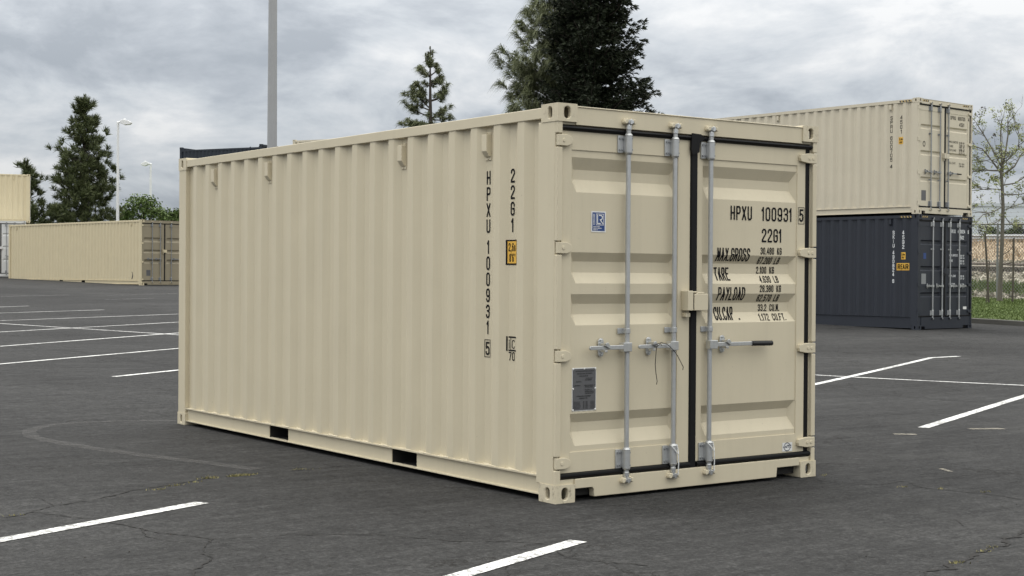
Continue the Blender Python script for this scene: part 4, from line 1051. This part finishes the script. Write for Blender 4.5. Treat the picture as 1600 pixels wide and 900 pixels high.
# slender open pine with a few long branches
def open_pine():
    rnd = random.Random(31); D = 61.9; s = D / FPX; cx, top_py = 672, 74
    top = px2w(cx, top_py, D); z0 = ter(top.x, top.y); h = top.z - z0
    t = thing('pine_tree', 'slender open-branched young pine with a tufted top, above the middle of the near container', 'tree', (top.x, top.y, z0), math.atan2(RIGHT.y, RIGHT.x))
    tr = MB(); cr = MB(); tr.tube([(0.1, 0, -0.3), (0.08, 0, h * 0.5), (0.02, 0, h * 0.8), (0, 0, h)], [0.16, 0.12, 0.06, 0.015], 8)
    def at(px, py): return Vector(((px - cx) * s, 0, h - (py - top_py) * s))
    for (sx, sy, ex, ey, n) in ((672, 118, 655, 108, 5), (672, 120, 662, 104, 3), (672, 119, 684, 100, 5), (672, 133, 686, 118, 6), (673, 135, 684, 124, 4), (672, 133, 664, 128, 2),
                                (672, 160, 652, 128, 9), (671, 168, 644, 134, 9), (671, 172, 640, 150, 9), (671, 182, 636, 160, 7), (671, 168, 655, 140, 5), (672, 192, 632, 192, 9), (672, 196, 644, 190, 8),
                                (674, 157, 697, 138, 9), (674, 158, 690, 146, 5), (675, 184, 697, 168, 7), (675, 186, 702, 182, 5), (672, 200, 660, 196, 6), (674, 204, 684, 196, 5),
                                (672, 230, 630, 215, 9), (672, 235, 705, 215, 9), (672, 250, 636, 240, 9), (672, 255, 712, 240, 9), (672, 285, 640, 275, 9), (672, 285, 706, 270, 9)):
        a, c = at(sx, sy), at(ex, ey); dp = rnd.uniform(-0.8, 0.8) * min(1, (c - a).length); c.y = dp
        P = limb(tr, a, c, 0.035, 0.012, rnd, 0.08)
        for k_ in range(n):
            q = 0.45 + 0.58 * k_ / max(1, n - 1); i = min(int(q * 4), 3); pp = P[i].lerp(P[i + 1], min(1.1, q * 4 - i))
            pp = pp + Vector((rnd.gauss(0, .07), rnd.gauss(0, .12), rnd.gauss(0, .06)))
            needle_tuft(cr, pp, (c - a).normalized() * 0.5 + Vector((0, 0, 0.9)), 0.36, 70, rnd, 0.8, 1.4, 0.018)
    for k_ in range(14): needle_tuft(cr, at(672 + rnd.uniform(-5, 5), rnd.uniform(84, 104)) + Vector((0, rnd.uniform(-.15, .15), 0)), Vector((rnd.uniform(-.4, .4), rnd.uniform(-.4, .4), 0.8)), 0.38, 34, rnd, 0.7, 1.0, 0.018)
    for k_ in range(12): needle_tuft(cr, at(672 + rnd.uniform(-8, 10), rnd.uniform(178, 200)), Vector((rnd.uniform(-.6, .6), rnd.uniform(-.6, .6), 0.6)), 0.38, 34, rnd, 0.8, 0.9, 0.018)
    for x, y0, y1 in ((672, 92, 72), (676, 90, 77), (669, 92, 80), (665, 96, 82)):
        tr.tube([at(x, y0), at(x + 0.5, y1)], [0.028, 0.018], 5); needle_tuft(cr, at(x, y1 + 6), Vector((0, 0, 1)), 0.16, 20, rnd, 0.35, 0, 0.02)
    tr.build('trunk', M['bark'], t, 0, True, False); cr.build('crown', M['pine_light'], t, recalc=False)
open_pine()

def leaf_cluster(b, c, r, n, rnd, sz):
    for _ in range(n):
        q = Vector((rnd.gauss(0, 1), rnd.gauss(0, 1), rnd.gauss(0, 0.8))); p_ = Vector(c) + q * r * 0.5
        a = Vector((rnd.gauss(0, 1), rnd.gauss(0, 1), rnd.gauss(0, 0.7))).normalized() * sz * rnd.uniform(0.6, 1.2); d = a.cross(Vector((rnd.gauss(0, 1), rnd.gauss(0, 1), rnd.gauss(0, 1)))).normalized() * sz * 0.38
        b.add([p_ - a, p_ + d, p_ + a, p_ - d], [(0, 1, 2, 3)])
def leafy_tree(lab, px, D, top_py, lumps, seed, mat='leaf', name='leafy_tree', cat='tree', sz=0.16, n=130):
    rnd = random.Random(seed); top = px2w(px, top_py, D); z0 = ter(top.x, top.y); h = top.z - z0; s = D / FPX
    t = thing(name, lab, cat, (top.x, top.y, z0), math.atan2(RIGHT.y, RIGHT.x)); tr = MB(); cr = MB()
    tr.tube([(0, 0, -0.2), (0.05, 0, h * 0.3), (0, 0, h * 0.75)], [0.18 * h / 8, 0.13 * h / 8, 0.04], 7)
    for lx, py, r in lumps:
        for dy in (-0.6, 0.5):
            c = Vector(((lx - px) * s, dy * r * s * 1.6 * rnd.uniform(0.3, 1), h - (py - top_py) * s)); rr = r * s
            limb(tr, (0, 0, max(0.2, c.z - 1.2)), c, 0.05, 0.015, rnd)
            for _ in range(7):
                cc = c + Vector((rnd.gauss(0, .5), rnd.gauss(0, .5), rnd.gauss(0, .45))) * rr
                leaf_cluster(cr, cc, rr * 0.75, n // 7, rnd, sz)
    tr.build('trunk', M['bark'], t, 0, True, False); cr.build('crown', M[mat], t, recalc=False)
leafy_tree('bright green leafy tree behind the tan container, below the two lamps', 224, 106.8, 304, [(222, 314, 11), (210, 322, 11), (234, 318, 10), (201, 332, 10), (245, 330, 10), (256, 338, 9), (226, 334, 13), (193, 340, 8), (212, 348, 14), (242, 350, 14)], 41, n=190, sz=0.13)
leafy_tree('small green leafy tree seen at the far left edge of the near container', 276, 108.0, 324, [(276, 334, 9), (270, 342, 9), (284, 340, 10), (276, 350, 12)], 42, n=200, sz=0.15)

# young staked tree on the verge
def young_tree():
    rnd = random.Random(53); D = 46.8; s = D / FPX; cx = 1563.5
    base = px2w(cx, 466, D); z0 = ter(base.x, base.y)
    t = thing('young_tree', 'thin sparsely leaved young tree between two stakes on the grass verge', 'tree', (base.x, base.y, z0), math.atan2(RIGHT.y, RIGHT.x))
    tr = MB(); cr = MB(); pd = MB()
    def at(px, py, d=0.0): return Vector(((px - cx) * s, d, (466 - py) * s))
    tr.tube([at(1563, 470), at(1562, 462), at(1563, 430), at(1565, 370), at(1566, 320), at(1564, 280), at(1562, 262)], [0.13, 0.085, 0.07, 0.062, 0.055, 0.05, 0.045], 9)
    def twig(p, d, l, r, lev):
        n = 4; P = [p]; q = p; dd = d.normalized()
        for i in range(n):
            dd = (dd + Vector((rnd.gauss(0, .20), rnd.gauss(0, .22), rnd.gauss(0.04, .16)))).normalized(); q = q + dd * l / n; P.append(q)
        tr.tube(P, [r * (1 - 0.7 * i / n) for i in range(n + 1)], 4 if lev else 5, False)
        if lev < 2:
            for _ in range(rnd.randint(2, 4)):
                i = rnd.randint(1, n); side = Vector((rnd.gauss(0, 1), rnd.gauss(0, 1), rnd.gauss(0.2, .7)))
                twig(P[i], (dd + side * 0.8), l * rnd.uniform(0.35, 0.6), r * 0.5, lev + 1)
        if lev >= 1 and rnd.random() < 0.42:
            for i in range(1, n + 1):
                if rnd.random() < 0.55: leaf_cluster(cr, P[i], 0.12, 4, rnd, 0.045)
            if rnd.random() < 0.10: leaf_cluster(pd, P[-1], 0.10, 10, rnd, 0.05)
    limbs = [([(1562, 262), (1550, 262), (1535, 261), (1519, 264)], .03), ([(1562, 266), (1550, 248), (1535, 228), (1520, 222)], .03), ([(1563, 264), (1562, 235), (1560, 205), (1561, 186)], .032), ([(1563, 262), (1571, 230), (1576, 205), (1577, 182)], .034),
             ([(1564, 270), (1585, 255), (1596, 238), (1606, 228)], .034), ([(1565, 285), (1582, 282), (1596, 272), (1612, 270)], .024), ([(1565, 292), (1545, 290), (1522, 293)], .018), ([(1566, 318), (1550, 326), (1530, 332), (1518, 345)], .02), ([(1562, 255), (1548, 225), (1538, 205), (1530, 190)], .026),
             ([(1566, 300), (1585, 300), (1604, 296)], .02), ([(1566, 325), (1580, 318), (1600, 312)], .016), ([(1566, 330), (1580, 345), (1592, 350)], .014), ([(1563, 255), (1590, 228), (1592, 205), (1588, 190)], .022), ([(1556, 250), (1545, 245), (1525, 250)], .018), ([(1566, 335), (1550, 345), (1532, 350)], .014)]
    for pts, r in limbs:
        dsp = rnd.uniform(-0.5, 0.5); P = [at(a, c, dsp * i / (len(pts) - 1)) for i, (a, c) in enumerate(pts)]
        tr.tube(P, [r * (1 - 0.5 * i / (len(P) - 1)) for i in range(len(P))], 6, False)
        for i in range(1, len(P)):
            for _ in range(2): twig(P[i - 1].lerp(P[i], rnd.random()), (P[i] - P[i - 1]).normalized() + Vector((rnd.gauss(0, .7), rnd.gauss(0, .7), rnd.gauss(.3, .5))), rnd.uniform(0.35, 0.75), 0.012, 0)
        twig(P[-1], P[-1] - P[-2], 0.5, 0.011, 0)
    leaf_cluster(cr, at(1569, 258), 0.32, 60, rnd, 0.07); leaf_cluster(cr, at(1545, 276), 0.22, 34, rnd, 0.08); leaf_cluster(cr, at(1566, 332), 0.2, 24, rnd, 0.06); leaf_cluster(cr, at(1588, 290), 0.25, 26, rnd, 0.06)
    tr.build('trunk', M['bark_grey'], t, 0, True, False); cr.build('crown', M['young_leaf'], t, recalc=False)
    if pd.v: pd.build('seed_pods', M['bark'], t, recalc=False)
young_tree()
def stake(lab, a, c, D, r=0.032):
    pa, pc = px2w(*a, D), px2w(*c, D); pa.z = ter(pa.x, pa.y) - 0.05
    b = MB(); b.tube([pa, pa.lerp(pc, 0.5) + Vector((0.01, 0, 0)), pc], [r, r, r * 0.95], 8); tag(b.build('tree_stake', M['wood'], None, 0, True), lab, 'stake', 'wooden stakes beside the young tree')
stake('leaning wooden stake left of the young tree trunk', (1545, 462), (1539, 363), 46.4)
stake('upright wooden stake right of the young tree trunk', (1582, 464), (1584, 372), 46.4)
stake('short thin stick leaning left beside the left stake', (1541, 440), (1546, 408), 46.2, 0.018)
b = MB(); b.tube([px2w(1566, 413, 46.6), px2w(1583, 410, 46.3)], 0.014, 6); b.tube([px2w(1566, 399, 46.6), px2w(1577, 392, 46.4), px2w(1583, 384, 46.3)], 0.012, 6)
tag(b.build('tree_tie', M['wood'], None, 0, True), 'two thin ties from the trunk to the right-hand stake', 'tree tie')

# ------------------------------------------------------------------ chain-link fence along the verge
FY0, FY1, FH = 4.0, 34.0, 2.42
t = thing('chain_link_fence', 'galvanised chain-link fence with barbed wire along the top of the verge', 'fence', (0, 0, 0))
fpt = lambda y, hh: Vector((kerb_x(y) + 6.05, y, ter(kerb_x(y) + 6.05, y) + hh))
b = MB(); b.tube([fpt(y, FH) for y in frange(FY0, FY1, 2)], 0.030, 8); b.build('top_rail', M['galv_fence'], t, 0, True)
for y in frange(FY0, FY1, 3.0):
    b = MB(); b.tube([fpt(y, -0.1), fpt(y, FH + 0.03)], 0.036, 8); b.tube([fpt(y, FH), fpt(y, FH + 0.42) + Vector((0.25, 0, 0))], 0.018, 6); b.build('fence_post', M['galv_fence'], t, 0, True)
b = MB(); st = 0.12; y = FY0
def wire(p0, p1, r=0.0065):
    d = (p1 - p0).normalized(); s = Vector((1, 0, 0)) * r; q = d.cross(Vector((1, 0, 0))).normalized() * r
    b.add([p0 + s, p0 - s * .5 + q * .87, p0 - s * .5 - q * .87, p1 + s, p1 - s * .5 + q * .87, p1 - s * .5 - q * .87], [(0, 1, 4, 3), (1, 2, 5, 4), (2, 0, 3, 5)])
while y < FY1 - FH:
    wire(fpt(y, 0.03), fpt(y + FH, FH - 0.02)); wire(fpt(y + FH, 0.03) + Vector((0.006, 0, 0)), fpt(y, FH - 0.02) + Vector((0.006, 0, 0))); y += st
b.build('chain_mesh', M['galv_fence'], t, recalc=False)
b = MB()
for k_ in range(3):
    hh = FH + 0.13 + 0.13 * k_; ox = Vector((0.08 + 0.075 * k_, 0, 0)); P = [fpt(y, hh) + ox for y in frange(FY0, FY1, 1.5)]
    b.tube(P, 0.005, 4)
    for y in frange(FY0, FY1, 0.28): p_ = fpt(y, hh) + ox; b.tube([p_ + Vector((0, -.02, -.025)), p_ + Vector((0, .02, .025))], 0.006, 3)
b.build('barbed_wire', M['galv_fence'], t, recalc=False)
# guard rail on top of the bank
t = thing('guard_rail', 'grey metal guard rail running along the top of the brown bank', 'guard rail')
gp = lambda y, hh: Vector((kerb_x(min(y, 46)) + 29.0, y, lot_z(y) + bank_z(29.0) + hh))
b = MB(); ys = frange(10, 46, 2)
for y in ys:
    for hh, dx in ((0.10, 0.0), (0.18, -0.05), (0.25, 0.0), (0.32, -0.05), (0.40, 0.0)): b.v.append(gp(y, hh) + Vector((dx, 0, 0)))
for j in range(len(ys) - 1):
    for i in range(4): b.f.append((j * 5 + i, j * 5 + i + 1, j * 5 + i + 6, j * 5 + i + 5))
o = b.build('rail_beam', M['galv_dark'], t, recalc=False); sm = o.modifiers.new('thick', 'SOLIDIFY'); sm.thickness = 0.02
for y in ys:
    b = MB(); p_ = gp(y, 0); b.box(p_.x + 0.03, p_.x + 0.16, y - 0.06, y + 0.06, p_.z - 0.2, p_.z + 0.42); b.build('rail_post', M['galv_dark'], t)
# railway track below the bank
t = thing('rail_track', 'rusty railway track lying on the brown bed beyond the fence', 'railway track')
tp = lambda y, u_, hh: Vector((kerb_x(min(y, 46)) + u_, y, lot_z(y) + bank_z(u_) + hh))
for u_ in (11.55, 13.0):
    b = MB(); P = [tp(y, u_, 0.14) for y in frange(0, 46, 2)]; b.tube(P, 0.055, 6); b.build('rail', M['track_bed'], t)
b = MB()
for y in frange(0, 46, 0.65): p_ = tp(y, 12.27, 0.05); b.box(p_.x - 1.25, p_.x + 1.25, y - 0.11, y + 0.11, p_.z - 0.12, p_.z + 0.06)
o = b.build('sleepers', M['wood'], t); o['kind'] = 'stuff'
# long warehouse far beyond
wc_ = px2w(1640, 365, 238); wg = lot_z(200) + 3.0
t = thing('warehouse', 'long pale blue-grey flat-roofed warehouse far beyond the fence', 'building', (wc_.x, wc_.y, wg), math.atan2(RIGHT.y, RIGHT.x) + 0.02)
h = px2w(1600, 318, 238).z - wg
b = MB(); b.box(-17, 40, 0, 30, -1, h - 0.5); b.build('wall', M['warehouse'], t)
b = MB(); b.box(-17.2, 40.2, -0.2, 30.2, h - 0.5, h); b.build('roof', M['warehouse_roof'], t)
for x in (-10, 2, 14, 26):
    b = MB(); b.box(x, x + 4, -0.1, 0.0, 0, 4.4); b.build('dock_door', M['warehouse_roof'], t)
# dark rail wagon and shrubs on the plateau
wp = px2w(1592, 371, 92); wz = ter(wp.x, wp.y)
t = thing('rail_wagon', 'low black freight wagon beyond the guard rail at the right edge', 'rail wagon', (wp.x, wp.y, wz), math.atan2(RIGHT.y, RIGHT.x))
b = MB(); b.prism([(-1.0, 0.45), (-0.8, 1.0), (5, 1.05), (5.2, 0.45)], 'y', -0.9, 0.9); b.build('wagon_body', M['black_navy'], t)
for x in (-0.3, 0.6, 3.8, 4.6):
    b = MB(); b.tube([(x, -0.75, 0.32), (x, -0.6, 0.32)], 0.32, 14); b.tube([(x, 0.6, 0.32), (x, 0.75, 0.32)], 0.32, 14); b.build('wheel', M['rubber'], t)
leafy_tree('low dark green shrub beyond the guard rail behind the young tree', 1552, 86, 362, [(1552, 367, 8), (1544, 370, 6), (1560, 371, 6)], 44, 'shrub', 'shrub', 'shrub', 0.12, 300)
leafy_tree('tall narrow green shrub at the right edge beyond the fence', 1584, 84, 354, [(1584, 362, 7), (1580, 368, 6), (1590, 368, 6)], 45, 'shrub', 'shrub', 'shrub', 0.12, 260)

# ------------------------------------------------------------------ ground cover
rnd = random.Random(77)
b = MB()
for _ in range(42000):
    y = rnd.uniform(13, 27); u_ = rnd.uniform(0.16, 6.2); x = kerb_x(y) + u_; z = ter(x, y); hgt = rnd.uniform(0.02, 0.06); a = rnd.uniform(0, 6.28); q = Vector((math.cos(a), math.sin(a), 0)) * 0.012
    p_ = Vector((x, y, z)); b.add([p_ - q, p_ + q, p_ + Vector((rnd.gauss(0, .03), rnd.gauss(0, .03), hgt))], [(0, 1, 2)])
tag(b.build('verge_grass', M['blade'], recalc=False), 'mown green grass growing on the verge behind the navy container', 'grass', kind='stuff')
b = MB()
for _ in range(7000):
    y = rnd.uniform(20, 46); u_ = rnd.uniform(15.7, 28); x = kerb_x(min(y, 46)) + u_; z = lot_z(y) + bank_z(u_); hgt = rnd.uniform(0.08, 0.32); a = rnd.uniform(0, 6.28); q = Vector((math.cos(a), math.sin(a), 0)) * 0.03
    p_ = Vector((x, y, z - 0.03)); b.add([p_ - q, p_ + q, p_ + Vector((rnd.gauss(0, .08), rnd.gauss(0, .08), hgt))], [(0, 1, 2)])
tag(b.build('dry_grass', M['brown_blade'], recalc=False), 'dry brown grass covering the bank beyond the track', 'grass', kind='stuff')
b = MB()
for _ in range(5200):
    y = rnd.uniform(18, 36); u_ = rnd.uniform(6.3, 11) if rnd.random() < 0.75 else rnd.uniform(13.6, 15.6); x = kerb_x(y) + u_; z = ter(x, y); r = rnd.uniform(0.03, 0.12)
    vs = [Vector((rnd.gauss(0, 1), rnd.gauss(0, 1), rnd.gauss(0, .8))).normalized() * r + Vector((x, y, z + r * 0.3)) for _ in range(6)]
    b.add(vs, [(0, 1, 2), (0, 2, 3), (0, 3, 4), (0, 4, 1), (5, 2, 1), (5, 3, 2), (5, 4, 3), (5, 1, 4)])
tag(b.build('rubble', M['gravel'], recalc=False), 'pale broken rubble scattered beyond the fence', 'rubble', kind='stuff')
b = MB()
for _ in range(5000):
    y = rnd.gauss(24.5, 2.6); u_ = 7.9 + rnd.gauss(0, 0.45); x = kerb_x(y) + u_; z = ter(x, y); a = rnd.uniform(0, 6.28); q = Vector((math.cos(a), math.sin(a), 0)) * 0.03
    p_ = Vector((x, y, z)); b.add([p_ - q, p_ + q, p_ + Vector((rnd.gauss(0, .06), rnd.gauss(0, .06), rnd.uniform(0.1, 0.3)))], [(0, 1, 2)])
tag(b.build('weed_patch', M['blade'], recalc=False), 'green weeds growing among the rubble behind the fence', 'weeds', kind='stuff')

# ------------------------------------------------------------------ cracks, marks and weeds on the asphalt
def gpt(px, py):
    d = FWD + RIGHT * ((px - 800) / FPX) + UP * ((450 - py) / FPX); tt = -CAM[2] / d.z
    return (CAM[0] + d.x * tt, CAM[1] + d.y * tt)
def crack(pts, wd=0.012, j=0.006):
    tag(ground_path('asphalt_crack', [gpt(*p) for p in pts], wd * 0.78, M['crack'], 0.0035, j * 1.3, 0.95, 0.03), kind='structure')
crack([(0, 809), (30, 806), (45, 799), (85, 791), (150, 782), (200, 768), (260, 758), (330, 747), (400, 740), (470, 735), (545, 727)], 0.014)
crack([(-10, 772), (60, 779), (85, 791)], 0.008); crack([(45, 800), (110, 807), (190, 820), (250, 833), (330, 843), (460, 836), (600, 836), (700, 845), (790, 846), (850, 850)], 0.010)
crack([(330, 843), (318, 856), (322, 866), (330, 872), (312, 884), (300, 892), (292, 905)], 0.013); crack([(218, 826), (226, 838), (260, 845), (318, 848)], 0.008)
crack([(870, 862), (890, 872), (940, 877), (1010, 885)], 0.009)
crack([(1275, 691), (1295, 686), (1330, 683)], 0.012); crack([(1275, 750), (1320, 755), (1380, 758), (1410, 752), (1440, 762), (1520, 770), (1600, 780)], 0.011)
crack([(1450, 902), (1480, 890), (1505, 878), (1530, 862), (1560, 850), (1590, 836), (1610, 828)], 0.034, 0.012); crack([(1488, 812), (1500, 822), (1512, 824)], 0.006)
crack([(1480, 745), (1530, 742), (1575, 738)], 0.007); crack([(168, 640), (235, 646), (262, 652)], 0.01); crack([(590, 716), (640, 706), (700, 716)], 0.008)
mk = lambda nm, pts, wd, mt, lift: tag(ground_path(nm, [gpt(*p) for p in pts], wd, M[mt], lift, 0.0, 0.15, 0.08), kind='structure')
mk('faded_line', [(278, 659), (200, 659), (120, 662), (70, 667), (44, 674), (50, 684), (90, 692), (150, 702), (230, 713), (310, 722), (400, 734)], 0.13, 'faded_mark', 0.0045)
mk('tyre_mark', [(1520, 664), (1468, 682), (1450, 705), (1462, 735), (1500, 758), (1570, 772), (1640, 780)], 0.24, 'tyre_mark', 0.005)
mk('tyre_mark', [(0, 560), (120, 566), (278, 586)], 0.22, 'tyre_mark', 0.005); mk('tyre_mark', [(1275, 623), (1390, 618), (1520, 628), (1600, 630)], 0.25, 'tyre_mark', 0.005); mk('tyre_mark', [(1275, 652), (1420, 646), (1600, 662)], 0.22, 'tyre_mark', 0.0055)
mk('dust_patch', [(1396, 679), (1432, 679.5)], 0.10, 'pale_patch', 0.006); mk('dust_patch', [(1515, 671), (1568, 670.5)], 0.11, 'pale_patch', 0.006); mk('dust_patch', [(1470, 733), (1486, 738)], 0.04, 'pale_patch', 0.006); mk('dust_patch', [(40, 444), (55, 445)], 0.5, 'pale_patch', 0.006)
b = MB()
for (px, py, n, hh) in ((246, 765, 60, .035), (272, 759, 50, .045), (302, 754, 30, .035), (322, 748, 60, .06), (334, 747, 50, .045), (368, 744, 120, .04), (382, 743, 110, .04), (392, 742, 60, .03), (463, 734, 50, .035), (485, 733, 30, .02), (22, 806, 40, .03),
                        (1498, 880, 70, .04), (1540, 862, 40, .03), (1412, 761, 30, .03), (1472, 764, 25, .03), (1538, 769, 25, .03), (1288, 743, 25, .03), (1552, 855, 30, .03)):
    x0, y0 = gpt(px, py)
    for _ in range(n // 2):
        x, y = x0 + rnd.gauss(0, 0.028), y0 + rnd.gauss(0, 0.014); a = rnd.uniform(0, 6.28); q = Vector((math.cos(a), math.sin(a), 0)) * 0.0035; l = hh * rnd.uniform(.15, .5)
        p_ = Vector((x, y, lot_z(y))); b.add([p_ - q, p_ + q, p_ + Vector((rnd.gauss(0, .6) * l, rnd.gauss(0, .6) * l, l))], [(0, 1, 2)])
tag(b.build('crack_weeds', M['weed'], recalc=False), 'small dry weeds sprouting from the asphalt cracks', 'weeds', kind='stuff')
b = MB()
for _ in range(260):
    px, py = rnd.uniform(0, 1600), 900 - abs(rnd.gauss(0, 1)) * 170
    if py < 520: continue
    x, y = gpt(px, py)
    if -0.1 < x < 2.6 and -0.1 < y < 6.2: continue
    r = rnd.uniform(0.002, 0.0055); z = lot_z(y)
    vs = [Vector((rnd.gauss(0, 1), rnd.gauss(0, 1), rnd.gauss(0, .7))).normalized() * r + Vector((x, y, z + r * .4)) for _ in range(6)]
    b.add(vs, [(0, 1, 2), (0, 2, 3), (0, 3, 4), (0, 4, 1), (5, 2, 1), (5, 3, 2), (5, 4, 3), (5, 1, 4)])
tag(b.build('grit', M['bark'], recalc=False), 'loose grit and small stones on the asphalt', 'grit', kind='stuff')
